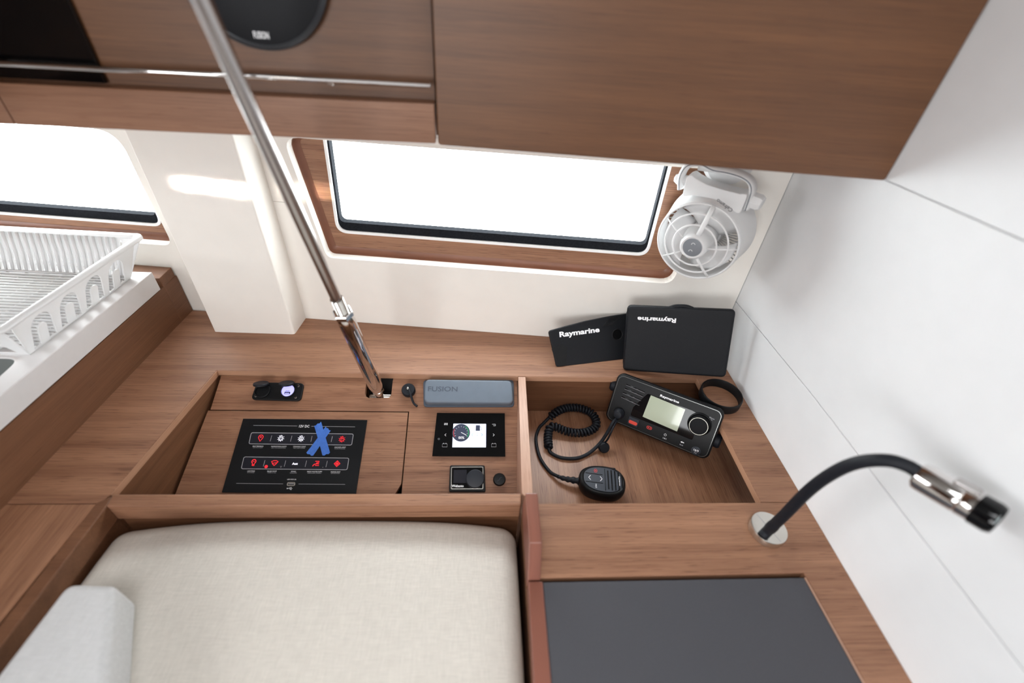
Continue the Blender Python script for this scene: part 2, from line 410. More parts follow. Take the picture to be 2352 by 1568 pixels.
# structure behind the lining, seen only through the hairline joints; holes for the panes
RB = .032                                                    # depth of the wooden reveal board behind the lining face
win_glass = [hull(765, 325, RB), hull(1527, 373, RB), hull(1480, 573, RB), hull(785, 521, RB)]
def fix(p, z): return (p[0], z)
gz = .2005
gB = [(hull(785, 521, RB)[0], gz), (hull(1478, 573, RB)[0], gz), (hull(1534, 340, RB)[0] + .002, .46), (hull(757, 280, RB)[0], .46)]
gA = [(-1.4, gz - .016), (hull(358, 500, RB)[0], gz - .016), (hull(262, 335, RB)[0] + .012, .46), (-1.4, .46)]
def grow(poly, d):
    out = []; N = len(poly)
    for i in range(N):
        p = Vector(poly[i]); a = (p - Vector(poly[i - 1])).normalized(); b = (Vector(poly[(i + 1) % N]) - p).normalized()
        n1 = Vector((a.y, -a.x)); n2 = Vector((b.y, -b.x)); n = (n1 + n2); n = n / max(.3, n.dot(n1)); out.append(tuple(p + n * d))
    return out
def window(n, g, opening, board_outer, label):
    w_ = thing('window_%d' % n, FH @ Vector((g[0][0], g[0][1], -RB)), '', ''); del w_['label']; del w_['category']; structure(w_, label)
    FB = FH @ T(0, 0, -RB)
    fr_out = rpoly(grow(g, .0108), .022, 7); fr_in = rpoly(grow(g, .0058), .018, 7); gi = grow(g, .0022); gi = [(p[0], p[1] + (.0125 if p[1] < .3 else 0)) for p in gi]; ga_in = rpoly(gi, .011, 7)
    plate('reveal_board', FB, board_outer, 'wood', w_, .012, holes=[fr_out])
    plate('frame', FB, fr_out, 'white_frame', w_, .014, holes=[fr_in], bevel=.0012, top=.003)
    plate('gasket', FB, fr_in, 'gasket', w_, .0145, holes=[ga_in], bevel=.001, top=-.001)
    plate('pane', FB, fr_in, 'glass', w_, .004, top=-.0105)
    # curved wooden reveal running round the opening edge, from lining to board
    ring = grow([tuple(p) for p in opening], .0)
    N = len(ring); vs, fs = [], []
    steps = ((0, -.0175), (0, -.024), (-.003, -.029), (-.009, -RB + .0005))
    for dx, z in steps:
        rr = grow(ring, dx + .0)
        vs += [(p[0], p[1], z) for p in rr]
    for s in range(len(steps) - 1):
        for k in range(N):
            l = (k + 1) % N; fs.append((s * N + k, s * N + l, (s + 1) * N + l, (s + 1) * N + k))
    me = bpy.data.meshes.new('reveal'); me.from_pydata(vs, [], fs)
    link('reveal', me, 'wood_plain', w_, FH, smooth=True)
    # sunlit white rim of the opening in the lining
    return w_
window(2, gB, opening2, [(opB[3][0] - .03, .11), (opB[1][0] + .04, .11), (opB[1][0] + .04, .50), (opB[3][0] - .03, .50)], 'long cabin window over the chart table')
window(1, gA, opening1, [(-1.6, .11), (xr + .04, .11), (xr + .04, .50), (-1.6, .50)], 'cabin window above the galley')
# hull skin outboard: keeps daylight to the windows only
plate('hull_skin', FH @ T(0, 0, -.0485), [(-1.95, -.85), (.95, -.85), (.95, 1.3), (-1.95, 1.3)], 'void', wl, .002,
      holes=[rpoly(grow(gB, .004), .015, 7), rpoly(grow(gA, .004), .015, 7)])
structure(wl)

# boxed pillar between the windows
colp = [(-.534, .743), (-.377, .740), (-.372, .80), (-.534, .815)]
F = T(0, 0, 1.25)
structure(plate('trim_1', F, rpoly([(-.5355, .743), (-.378, .740), (-.3725, .7975), (-.5355, .8115)], [.003, .006, 0, 0]), 'lining', None, 1.25, label='white boxed pillar between the two windows'))

# right bulkhead in three panels with hairline joints
wr = thing('wall_right', (.497, .4, 0), '', ''); del wr['label']; del wr['category']; structure(wr, 'white bulkhead right of the chart table')
def rw(px, py): return tuple(loc(FR, px, py))
zc, zs = .121, .4245
g = .0005
plate('bulkhead_panel', FR, [(-.02, -.8), (2.5, -.8), (2.5, zc + .03 - g), (.26, zc + .0115 - g), (.0, zc - g), (-.02, zc - g)], 'rwall', wr, .016, bevel=.0006)
plate('bulkhead_panel', FR, [(-.02, zc + g), (.0, zc + g), (.26, zc + .0115 + g), (2.5, zc + .03 + g), (2.5, zs + .1254), (.175, zs - .0006), (-.02, zs - .0108)], 'rwall', wr, .016, bevel=.0012)
plate('bulkhead_panel', FR, [(-.02, zs - .01), (.175, zs), (2.5, zs + .126), (2.5, 1.29), (-.02, 1.29)], 'rwall', wr, .016, bevel=.0012)
plate('backing', FR @ T(0, 0, -.018), [(-.02, -.8), (2.5, -.8), (2.5, 1.3), (-.02, 1.3)], 'lining', wr, .01)

# ================================================================== LOCKERS
def cabinet_right():
    a = Vector((.4955, .543, .424)); b = Vector((-.0585, .598, .424))
    u = (a - b).normalized(); F = frame(b, u, (0, 0, 1)); Lw = (a - b).length
    c = thing('wall_locker', b, 'large walnut wall locker with one plain flat door above the window', 'cabinet')
    plate('door', F, rrect(0, 0, Lw, .50, .004), 'wood_cab', c, .020, bevel=.0015)
    plate('carcass', F @ T(0, 0, -.021), [(.003, .004), (Lw - .002, .004), (Lw - .002, .70), (.003, .70)], 'wood_cab', c, .13)
    plate('upper_door', F, rrect(0, .503, Lw, .80, .004), 'wood_cab', c, .020, bevel=.0015)
cabinet_right()
FC = frame((-.0605, .596, .424), (1, 0, 0), (0, 0, 1))       # left locker front plane; local x runs negative to the left
c = thing('speaker_locker', (-.0605, .596, .424), 'walnut wall locker with speaker and chrome pull rail above the pillar', 'cabinet')
plate('fascia_board', FC, [(-.4885, 0), (-.0005, .002), (-.0005, .047), (-.4885, .044)], 'wood_fascia', c, .018, bevel=.001)
plate('fascia_board', FC, [(-1.4, -.002), (-.490, 0), (-.490, .044), (-1.4, .044)], 'wood_fascia', c, .018, bevel=.001)
DS = .020
FD = FC @ T(0, 0, -DS)
plate('door', FD, [(-1.4, .030), (-.001, .030), (-.001, .70), (-1.4, .70)], 'wood_cab', c, .018)
plate('carcass', FD @ T(0, 0, -.019), [(-1.4, .002), (-.001, .002), (-.001, .70), (-1.4, .70)], 'wood_cab', c, .13)
tube('pull_rail', [(-1.3, .0625, .004), (-.35, .0645, .004), (-.003, .0672, .004)], .0030, 'chrome', c, FC, seg=14)
for xx in (-.47, -.12): plate('rail_bracket', FC, [(xx, .061), (xx + .008, .061), (xx + .008, .066), (xx, .066)], 'chrome', c, .025, top=.003)
# smoked black panel let into the left part of the locker
pa = loc(FD, 230, 142); pb = loc(FD, 163, 0)
tv = thing('black_panel', FD @ Vector((pa.x, pa.y, 0)), 'glossy black glass panel on the left end of the speaker locker', 'panel')
plate('glass', FD, [(-1.3, .0465), (pa.x, .0465), (pb.x, .60), (-1.3, .60)], 'tv', tv, .005, top=.006, bevel=.001)
plate('backing_board', FD, [(-1.29, .05), (pa.x - .006, .05), (pb.x - .006, .59), (-1.29, .59)], 'void', tv, .0008, top=.0008)
nl = box('unseen_light_blocker', (-1.5, .40, .452), (-.575, .5955, 1.27), 'wood_cab', None, .002)  # unseen box added to keep side light off the speaker locker
tag(nl, 'unseen box added left of the speaker locker to shade it', 'cabinet')
# speaker
sb = loc(FD, 618, 111); sr = loc(FD, 700, 0)
SR = .078; sc = (sb.x + .006, sb.y + SR)
FS = FD @ T(sc[0] - .004, sc[1], 0)
sp = thing('cabin_speaker', FS.translation, 'round black cabin speaker with white lettering on the locker door', 'speaker')
lathe('rim', FS, [(SR - .004, 0), (SR, .001), (SR + .0015, .006), (SR + .0008, .010), (SR - .003, .012), (SR - .006, .010)], mat('speaker rim', rgb(60, 62, 66), .3, .3), sp, 72)
lathe('grille', FS, [(0, .0135), (SR * .5, .0132), (SR - .006, .0115), (SR - .003, .010), (SR - .003, .001)], 'black_tex', sp, 72)
tl = loc(FD, 583, 80, .013); tr = loc(FD, 618, 81, .013); tc_ = (tl + tr) / 2 - Vector((FS.translation.x - FD.translation.x, 0)) * 1
text('lettering', 'FUSION', FD, ((tl.x + tr.x) / 2, (tl.y + tr.y) / 2), (tr - tl).length, 'whiteink', sp, .02, height=.0065, z=.0139)

# ================================================================== GALLEY SIDE
S_ = .124
g1 = Vector((-.6125, .815, 0)); g2 = Vector((-.640, .30, 0))
gu = (g2 - g1).normalized(); FG = frame(g1, -gu * -1, (0, 0, 1))
gp = thing('galley_unit', g1, 'walnut galley side panel under the white worktop', 'cabinet')
pl = Matrix.Identity(4)
me_F = frame(g2, (g1 - g2), (0, 0, 1))                       # faces +x?
if me_F.col[2].x < 0: me_F = frame(g1, (g2 - g1), (0, 0, 1))
Lg = (g2 - g1).length
plate('side_panel', me_F, [(-1.5, -.75), (Lg, -.75), (Lg, .0845), (-1.5, .0845)] if (me_F.translation - g2).length < 1e-4 else [(0, -.75), (Lg + 1.5, -.75), (Lg + 1.5, .0845), (0, .0845)], 'wood_side', gp, .018)
# rear upstand of wood in the corner
up_ = [(-.6145, .773), (-.6145, .8145), (-.70, .822), (-.70, .773)]
plate('corner_upstand', T(0, 0, .104), up_, 'wood_side', gp, .1035, bevel=.001)
# white worktop slab
a, b = Vector((-.6140, .763)), Vector((-.6343, .419)); d = (b - a).normalized()
far = a + d * 1.1
hole_s = [tb(0, 772, S_), tb(66, 820, S_), tb(20, 853, S_), tb(0, 862, S_)]
sink = [(-.664, .520), (-.660, .445), (-.672, .10), (-1.05, .10), (-1.05, .520)]
sk = rpoly([tuple(p) for p in sink], .02)
gw = thing('galley_worktop', (a.x, a.y, .086), 'thick white galley worktop slab with a sink cutout beside the pillar', 'worktop')
plate('slab', T(0, 0, S_), [(a.x, a.y), (far.x, far.y), (-1.6, far.y), (-1.6, .763)], 'solid', gw, .0385, holes=[sk], bevel=.0015)
sb_ = mat('sink steel', rgb(118, 122, 120), .45, .2)
sv, sf = [], []; ns = len(sk)
for z_, k_ in ((S_ - .002, 1.0), (S_ - .10, .97), (S_ - .115, .90)):
    cx_, cy_ = -.855, .31; sv += [(cx_ + (p[0] - cx_) * k_, cy_ + (p[1] - cy_) * k_, z_) for p in sk]
for a_ in range(2):
    for k in range(ns): sf.append((a_ * ns + k, a_ * ns + (k + 1) % ns, (a_ + 1) * ns + (k + 1) % ns, (a_ + 1) * ns + k))
sf.append(tuple(2 * ns + k for k in range(ns)))
me = bpy.data.meshes.new('bowl'); me.from_pydata(sv, [], sf); link('sink_bowl', me, sb_, gw)
# dish rack ---------------------------------------------------------
rk = thing('dish_rack', (-.64, .735, S_), 'white plastic dish drying rack standing on the galley worktop', 'dish rack')
bc = Vector((-.637, .739, S_ + .0008)); bn = Vector((-.654, .526, S_ + .0008))
rc = Vector((-.607, .770, .193)); rn = Vector((-.630, .492, .193))
rcl = Vector((-.95, .785, .193)); bcl = Vector((-.93, .752, S_ + .0008)); rnl = Vector((-.97, .50, .193)); bnl = Vector((-.95, .53, S_ + .0008))
def wall_plate(name, A, B, up_pt, holes_fn, t=.0022, Bt=None):
    """side wall from base line A-B leaning to up_pt"""
    F = frame(A, B - A, up_pt - A); Lb = (B - A).length; hq = (F.inverted() @ up_pt); bt = F.inverted() @ Bt
    outer = [(0, 0), (Lb, 0), (bt.x, bt.y), (hq.x, hq.y)]
    return plate(name, F, outer, 'white_plastic', rk, t, holes=holes_fn(Lb, hq.y), bevel=.0004)
def arches(Lb, h):
    out = []; n = 4; wdt = .040; pitch = (Lb - .012) / n
    for i in range(n):
        cx = .004 + pitch * (i + .5)
        R = wdt / 2; ri = .0075; y0 = .0035; yt = h * .80
        o = [(cx - R, y0), (cx - ri, y0)]
        yi = y0 + h * .40
        for k in range(9):
            t = PI - PI * k / 8; o.append((cx + ri * math.cos(t), yi + ri * math.sin(t)))
        o += [(cx + ri, y0), (cx + R, y0)]
        for k in range(13):
            t = PI * k / 12; o.append((cx + R * .88 * math.cos(t), yt - R + R * math.sin(t)))
        out.append(o)
    return out
wall_plate('side_wall', bn, bc, rn + (rc - rn) * .06, arches, Bt=rc - (rc - rn) * .06)
def slots(Lb, h):
    out = []; n = int(Lb / .0118)
    for i in range(n):
        x = .006 + i * .0118
        out.append([(x, h * .30), (x + .0032, h * .30), (x + .0032, h * .88), (x, h * .88)])
        out.append([(x, h * .08), (x + .0032, h * .08), (x + .0032, h * .23), (x, h * .23)])
    return out
wall_plate('back_wall', bc, bcl, rc, slots, Bt=rcl)
wall_plate('front_wall', bnl, bn, rnl, lambda L_, h: [[(L_ - .05, .004), (L_ - .012, .004), (L_ - .012, h * .6), (L_ - .05, h * .6)]], Bt=rn)
# raised ribs on the back wall, one part each
vb = (bcl - bc); nb = int(vb.length / .0118)
Fb = frame(bc, vb, rc - bc); hb = (Fb.inverted() @ rc).y
sgn = 1 if (Fb.col[2].to_3d().y < 0) else -1
for i in range(24):
    x = .0098 + .0056 + i * .0118 + .0; 
    tube('rib', [(x, .003, sgn * .0015), (x, hb * .5, sgn * .0035), (x + .001, hb - .004, sgn * .0062)], .0030, 'white_plastic', rk, Fb, seg=8, flat=.7)
# floor of the rack, slatted
mid = [bn, bc, bcl, bnl]
for i in range(26):
    t0 = (i + .3) / 27
    p = bc.lerp(bn, t0); q = bcl.lerp(bnl, t0)
    tube('floor_slat', [p + Vector((-.001, 0, .004)), q + Vector((0, 0, .004))], .0022, 'white_plastic', rk, seg=6)
for k in range(9):
    x0 = bc.lerp(bcl, (k + .5) / 9); x1 = bn.lerp(bnl, (k + .5) / 9)
    tube('floor_bar', [x0 + Vector((0, 0, .0022)), x1 + Vector((0, 0, .0022))], .0018, 'white_plastic', rk, seg=6)
rim_pts = []
for P0, P1, P2 in ((rn, rc, rcl),):
    pass
rimc = [rn, rc, rcl, rnl]
ring = []
for i, p in enumerate(rimc):
    A_, B_ = rimc[i - 1], rimc[(i + 1) % 4]; t = .022
    pa_, pb_ = p + (A_ - p).normalized() * t, p + (B_ - p).normalized() * t
    ring += [pa_, pa_.lerp(p, .5).lerp(p.lerp(pb_, .0), .35) , p.lerp((pa_ + pb_) / 2, .42), pb_.lerp(p, .5).lerp(p, .35), pb_]
    nxt = rimc[(i + 1) % 4]
    ring += [p.lerp(nxt, f_) for f_ in (.3, .5, .7)]
tube('rim', spline(ring, 3, True), .0068, 'white_plastic', rk, seg=10, closed=True, flat=.62)

# ================================================================== WORKTOP OF THE CHART TABLE
TE = .012                                                    # board thickness seen as pale edge band
wt = thing('chart_table', (0, .63, 0), 'walnut chart table surround with two sunken compartments under the window', 'table')
back = [(.4968, .7188), (.30, .7365), (-.371, .7955), (-.6125, .8145)]
plate('worktop', FT, [(-.6125, .8145), (-.639, .3635), (-.5165, .3635), (-.5125, .377), (-.4825, .6315), (.072, .6275), (.425, .6285), (.4268, .3610), (.4968, .3610), (.4968, .7188), (.30, .7365), (-.371, .7955)], 'wood', wt, TE, bevel=.0006)
# pale edge bands on the inner rim
def band(p, q, name='edge_band', m='wood_edge', d=TE, h0=-.0007, th=.0006):
    p, q = Vector((*p, 0)), Vector((*q, 0)); F = frame(p, q - p, (0, 0, 1)); L_ = (q - p).length
    return plate(name, F, [(0, -d), (L_, -d), (L_, h0), (0, h0)], m, wt, th, top=.0006)
band((.072, .6274), (-.4824, .6314)) if False else None
band((-.4824, .6314), (.072, .6274)); band((.086, .6272), (.425, .6282))
band((-.5120, .377), (-.4820, .6314)); band((.4248, .6285), (.4266, .3610))
# left end board of the surround, joint with the worktop
plate('end_board', FT, [(-.6395, .3622), (-.66, .0), (-.5495, .0), (-.5215, .3622)], 'wood_y', wt, TE, bevel=.0006)
# front board by the desk lid
plate('front_board', FT, [(.0665, .2555), (.4365, .2570), (.4640, -.4), (.4968, -.4), (.4968, .3600), (.0665, .3600)], 'wood', wt, .018, bevel=.0005)
# divider between the two compartments
plate('divider', FT, [(.0722, .6262), (.0650, .377), (.0812, .361), (.0862, .6262)], 'wood_edge_y', wt, .16, bevel=.0008)
# cavity walls
bw = frame((-.4825, .6325, 0), (1, 0, 0), (0, 0, 1))
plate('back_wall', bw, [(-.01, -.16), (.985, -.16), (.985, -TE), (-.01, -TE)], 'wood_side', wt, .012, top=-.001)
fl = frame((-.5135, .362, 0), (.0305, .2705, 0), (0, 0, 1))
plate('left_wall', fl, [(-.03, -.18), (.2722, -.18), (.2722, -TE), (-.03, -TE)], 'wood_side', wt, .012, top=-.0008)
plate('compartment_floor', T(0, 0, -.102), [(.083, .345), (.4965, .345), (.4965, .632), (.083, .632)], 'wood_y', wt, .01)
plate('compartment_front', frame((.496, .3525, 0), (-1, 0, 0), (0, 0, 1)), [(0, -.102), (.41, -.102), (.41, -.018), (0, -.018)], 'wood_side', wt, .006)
# front rail facing the seat
rail = [(-.5085, .3770), (-.5065, .3585), (.0625, .3585), (.0640, .3770)]
plate('front_rail', T(0, 0, .0005), rail, 'wood', wt, .034, bevel=.002, seg=3)
plate('front_panel', T(0, 0, -.034), [(-.5075, .3765), (-.5060, .3640), (.0625, .3640), (.0630, .3765)], 'wood_side', wt, .5)
plate('left_rail', T(0, 0, .0005), [(-.5230, .3640), (-.5080, .3745), (-.5060, .3580), (-.534, -.4), (-.556, -.4)], 'wood_side', wt, .034, bevel=.002, seg=3)  # darker veneer puts the shade on this rail into its colour
plate('left_panel', T(0, 0, -.034), [(-.5200, .3640), (-.5130, .3640), (-.541, -.4), (-.550, -.4)], 'wood_side', wt, .5)
# raised mahogany end post between seat and desk
pf = frame((.0655, 0, 0), (0, 1, 0), (0, 0, 1))
pp = [(.2535, -.0005), (.2795, .0440), (.3500, .0440), (.3610, .0), (.3610, -.02), (.2535, -.02)]
po = tag(plate('end_post', pf, pp, 'mahogany', None, .0165, top=.0165, bevel=.0015, seg=3), 'red brown mahogany fiddle post at the front left corner of the desk', 'post')

# desk lid
FL = T(0, 0, -.0008)
lid = thing('desk_lid', (.0665, .252, 0), 'chart table lid with charcoal pad and red brown mahogany side edge', 'desk')
xr0, xr1 = .4352, .4628
plate('board', FL, [(.0835, .2515), (.4352, .2520), (.4630, -.4), (.0812, -.4)], 'void', lid, .016, top=-.002)
plate('pad', FL, [(.0848, .2505), (.4335, .2510), (.4612, -.4), (.0826, -.4)], 'pad', lid, .003, top=.0, bevel=.0008)
plate('side_edge', FL, [(.0662, .2515), (.0846, .2515), (.0824, -.4), (.0600, -.4)], 'mahogany', lid, .022, top=.0012, bevel=.0015, seg=3)
plate('right_trim', FL, [(.4341, .2508), (.4357, .2510), (.4634, -.4), (.4618, -.4)], 'wood_edge_y', lid, .004, top=.0008)
plate('desk_side', T(0, 0, -.024), [(.0665, .361), (.0665, -.4), (.078, -.4), (.078, .361)], 'wood_side', lid, .5)

# ================================================================== SLOPED ELECTRIC PANEL
SL = .46; sn = 1 / math.hypot(1, SL)
FE = frame((0, .630, -.013), (1, 0, 0), (0, sn, SL * sn))
def e(px, py, h=0): p = loc(FE, px, py, h); return (p.x, p.y)
ep = thing('electrics_board', (-.2, .60, -.03), 'sloping walnut board holding sockets and switch panels', 'panel')
dgap = .0011
door = [(-.4855, -.0655), (-.1300, -.0655), (-.1305, -.205), (-.1440, -.226), (-.1440, -.262), (-.502, -.262)]
slot = rpoly([(-.2135, .012), (-.165, .012), (-.165, -.0395), (-.2135, -.0395)], [0, 0, .009, .009])
plate('board', FE, [(-.478, .001), (-.480, -.0648), (-.1292, -.0648), (-.1298, -.275), (.0700, -.275), (.0710, .001), (-.165, .001), (-.165, -.0310), (-.1665, -.0365), (-.172, -.0395), (-.2055, -.0395), (-.2115, -.0365), (-.2135, -.0310), (-.2135, .001)][::-1], 'wood', ep, .012, bevel=.0004)
plate('hinged_door', FE, [(-.4836, -.0665), (-.1311, -.0665), (-.1316, -.193), (-.1420, -.2130), (-.1420, -.262), (-.502, -.262)], 'wood', ep, .012, bevel=.0004)
plate('slot_shade_floor', FE @ T(0, 0, -.06), [(-.52, .0), (.07, .0), (.07, -.28), (-.52, -.28)], 'void', ep, .004)  # black sheet under the board stands in for shade inside the slot

box('slot_shade_wall', (-.2140, .6265, -.11), (-.1645, .6290, -.0125), 'void', ep)  # black walls added so the slot interior reads as deep shade
box('slot_shade_wall', (-.1648, .590, -.11), (-.1636, .6290, -.034), 'void', ep)
# 12 V switch panel --------------------------------------------------
sw = thing('switch_panel', FE @ Vector((-.31, -.14, 0)), 'large black 12V DC switch panel with red and white lit icons', 'switch panel')
plate('face', FE, [e(560, 962), e(844, 965), e(818, 1134), e(511, 1131)][::-1], 'panel', sw, .0035, top=.0028, bevel=.0004)
H_ = .0030
def E(px, py): return e(px, py, H_)
def lines(name, segs, wd, m, parent, F=FE, z=H_, label=None):
    for s, c in segs: decal(name, F, [stroke_mesh(s, wd, c, z)], m, parent, label)
# coordinates below come from an enlarged view of the panel: (x / 6.533 + 500, y / 6.533 + 950)
def q(x, y): return E(500 + x / 6.533, 950 + y / 6.533)
lines('printed_rule', [([q(535, 174), q(1192, 183)], False), ([q(1405, 187), q(2060, 196)], False), ([q(278, 1043), q(980, 1051)], False), ([q(1212, 1053), q(1912, 1059)], False)], .0006, 'greyink', sw)
for (A_, B_, C_, D_) in (((505, 283), (2036, 303), (2010, 470), (468, 450)), ((395, 646), (1970, 665), (1942, 840), (353, 824))):
    pts = [q(*A_), q(*B_), q(*C_), q(*D_)]
    rp = rpoly(pts, .003, 4)
    decal('key_window', FE, [poly_mesh(rp, H_ - .0001)], 'key', sw)
    lines('window_outline', [(rp, True)], .0010, 'greyink', sw, z=H_ + .0001)
segs = []
for x0, x1 in ((812, 788), (1115, 1092), (1418, 1397), (1722, 1702)): segs.append(([q(x0, 326 + (x0 - 812) * .012), q(x1, 412 + (x0 - 812) * .012)], False))
for x0, x1 in ((711, 684), (1024, 998), (1335, 1312), (1646, 1624)): segs.append(([q(x0, 695 + (x0 - 711) * .012), q(x1, 788 + (x0 - 711) * .012)], False))
lines('key_divider', segs, .0007, 'greyink', sw, z=H_ + .0001)
def tx(s, x, y, wpx, m='whiteink', parent=sw, bold=.01, hk=None, F=FE, name='lettering'):
    a_ = Vector(q(x - wpx / 2, y)); b_ = Vector(q(x + wpx / 2, y)); W_ = (b_ - a_).length
    return text(name, s, F, (a_ + b_) / 2, W_, m, parent, bold, height=hk, z=H_ + .0002)
tx('12V DC', 1300, 187, 155, hk=.0044)
for s1, s2, x, y, wd in (('ELECTRONICS', 'ELECTRONIQUE', 606, 487, 158), ('NAVIGATION LIGHTS', 'FEUX DE NAVIGATION', 918, 490, 228), ('STEAMING LIGHT', 'FEU DE HUNE', 1228, 493, 188), ('ANCHOR LIGHT', 'FEU DE MOUILLAGE', 1838, 502, 172),
                         ('LIGHTING', 'ECLAIRAGE', 502, 859, 112), ('BILGE PUMP', 'POMPE DE CALE', 816, 862, 140), ('SPARE', 'AUXILIAIRE', 1138, 865, 72), ('FRESH WATER PUMP', 'GROUPE D\'EAU', 1455, 868, 222), ('FRIDGE UNIT', 'GROUPE FROID', 1770, 872, 142)):
    tx(s1, x, y, wd, hk=.0018, bold=0); tx(s2, x - 4, y + 22, wd * (.92 if s2 != 'AUXILIAIRE' else 1.45), 'greyink', hk=.0016, bold=0)
tx('USB 5VDC 2A', 1112, 984, 135, hk=.0017)
def circ(cx, cy, r, n=20, a0=0, a1=360): return [(cx + r * math.cos(math.radians(a0 + (a1 - a0) * k / n)), cy + r * math.sin(math.radians(a0 + (a1 - a0) * k / n))) for k in range(n + (0 if a1 - a0 == 360 else 1))]
K = H_ + .0002
def icon(name, x, y, strokes, m, fills=()):
    c = q(x, y); F_ = FE @ T(c[0], c[1], 0)
    return decal(name, F_, [stroke_mesh([(px * .001, py * .001) for px, py in s], wd * .00074, cl, K) for s, cl, wd in strokes] + [poly_mesh([(px * .001, py * .001) for px, py in s], K) for s in fills], m, sw)
pin = circ(0, 1.4, 3.8, 14, -25, 205) + [(0, -6)]
icon('pin_icon', 646, 362, [(pin, True, 1.3), (circ(0, 1.6, 1.1, 10), True, .8)], 'redlit')
def bulb_rays(n=9): return [([(4.2 * math.cos(t), 4.2 * math.sin(t)), (5.8 * math.cos(t), 5.8 * math.sin(t))], False, .8) for t in [math.radians(-60 + 300 * k / (n - 1) + 0) + PI * .83 + .0 for k in range(n)]]
for x, y, m_, tri in ((948, 368, 'whitelit', 1), (1252, 372, 'whitelit', 2), (1865, 382, 'redlit', 0)):
    st = [(circ(0, -.4, 3.3, 16, 120, 420), False, 1.1), ([(-1.8, 2.4), (-1.8, 4.6), (1.8, 4.6), (1.8, 2.4)], True, .9)] + bulb_rays()
    if tri == 1: st.append(([(-2, -1.8), (0, 2.0), (2, -1.8)], True, .7))
    elif tri == 2: st += [([(-1.5, -1), (1.5, -1)], False, 1.5), ([(0, -2.2), (0, 2)], False, .8)]
    else: st += [([(0, 1.8), (0, -2.4)], False, .8), ([(-1.2, 1.5), (1.2, 1.5)], False, .7)]
    icon('lamp_icon', x, y, st, m_)
icon('bulb_icon', 540, 733, [(circ(0, 2, 3.3, 16, -60, 240), False, 1.6), ([(-1.6, -1.2), (-1.6, -5)], False, 1.1), ([(1.6, -1.2), (1.6, -5)], False, 1.1), ([(-1.8, -3.2), (1.8, -3.2)], False, 1), ([(-1.5, -5), (1.5, -5)], False, 1), ([(-1.5, 2), (1.5, 2)], False, .8)], 'redlit')
icon('bilge_icon', 855, 735, [([(-5.5, 2.2), (-2, 3.6), (2, 3.6), (5.5, 2.2), (2.6, -2), (0, -4.6), (-2.8, -2)], True, 1.4), ([(-2.5, -.6), (4, .4)], False, 1.1)], 'redlit')
icon('warning_dot', 728, 792, [], 'redlit', [circ(0, 0, 2.6, 16)])
icon('tap_icon', 1476, 746, [([(-5, -4.6), (-3, -1.4), (1, -.6), (5, -.6)], False, 1.5), ([(-1, -3.4), (5.4, -3.4)], False, 1.1), ([(-1.6, 3.8), (4.8, 3.8), (4.4, 1.6), (1, 1.2), (1, -.6)], False, 1.4)], 'redlit')
icon('frost_icon', 1792, 748, [([(-5, 0), (0, -5), (5, 0), (0, 5)], True, 1.2), ([(-4, 0), (4, 0)], False, .9), ([(0, -4), (0, 4)], False, .9), ([(-2.3, -2.3), (2.3, 2.3)], False, .8), ([(-2.3, 2.3), (2.3, -2.3)], False, .8)], 'redlit')
icon('status_mark', 950, 795, [([(-1.5, .8), (1.5, .8)], False, .6), ([(-.6, -1), (.6, -1)], False, 1.1)], 'greyink')
icon('status_mark', 1578, 802, [([(-.3, -.6), (.3, .4)], False, .8)], 'greyink')
tx('Aux', 1162, 748, 86, 'whitelit', bold=.03, hk=.0036)
c0 = q(1104, 1055); FU = FE @ T(c0[0], c0[1], 0)
usb = plate('usb_socket', FU, rrect(-.0068, -.0032, .0068, .0032, .0026), 'nickel', sw, .003, top=H_ + .0009, holes=[rrect(-.0050, -.0017, .0050, .0017, .0004, 1)], bevel=.0003)
plate('usb_tongue', FU, rrect(-.0044, -.0001, .0044, .0013, .0003, 1), 'greyink', usb, .002, top=H_ + .0004)
icon('usb_symbol', 1082, 1120, [([(-4, 0), (4.4, 0)], False, .6), ([(-2.4, 0), (-.6, 1.5), (2, 1.5)], False, .6), ([(-1, 0), (.8, -1.5), (2.4, -1.5)], False, .6)], 'whiteink', [circ(-4, 0, 1, 10), circ(2.4, -1.5, .8, 8), circ(2, 1.5, .7, 8)])
# the two strips of blue tape, crossed
def tape(pts, h, label, curl):
    P_ = [q(*p) for p in pts]; vs = []; n = 10
    # pts: top-left, top-right, bottom-right, bottom-left of the strip
    A_, B_, C_, D_ = [Vector(p) for p in P_]
    for i in range(n + 1):
        t = i / n; l = A_.lerp(D_, t); r = B_.lerp(C_, t); jag = .0007 * (1 if i in (0, n) else 0)
        for k in range(5):
            s = k / 4; p = l.lerp(r, s); z = h + curl * (max(0, 1 - t * 5) + max(0, t * 5 - 4)) * (.4 + .6 * math.sin(s * 5 + t)) + .00018 * math.sin(9 * t + s * 3)
            off = (D_ - A_).normalized() * jag * (1 if k % 2 else -1)
            vs.append((p.x + off.x, p.y + off.y, z))
    fs = [(i * 5 + k, (i + 1) * 5 + k, (i + 1) * 5 + k + 1, i * 5 + k + 1) for i in range(n) for k in range(4)]
    me = bpy.data.meshes.new('tape'); me.from_pydata(vs, [], fs)
    o = link('tape_strip', me, 'tape', None, FE, smooth=False); s_ = o.modifiers.new('solid', 'SOLIDIFY'); s_.thickness = .00018; s_.offset = 0
    return tag(o, label, 'tape', None)
tape([(1622, 196), (1694, 256), (1430, 634), (1332, 592)], H_ + .0007, 'lower blue masking tape strip of the cross, leaning right', .0012)
tape([(1455, 190), (1556, 126), (1690, 590), (1580, 634)], H_ + .0013, 'upper blue masking tape strip of the cross, leaning left', .0012)

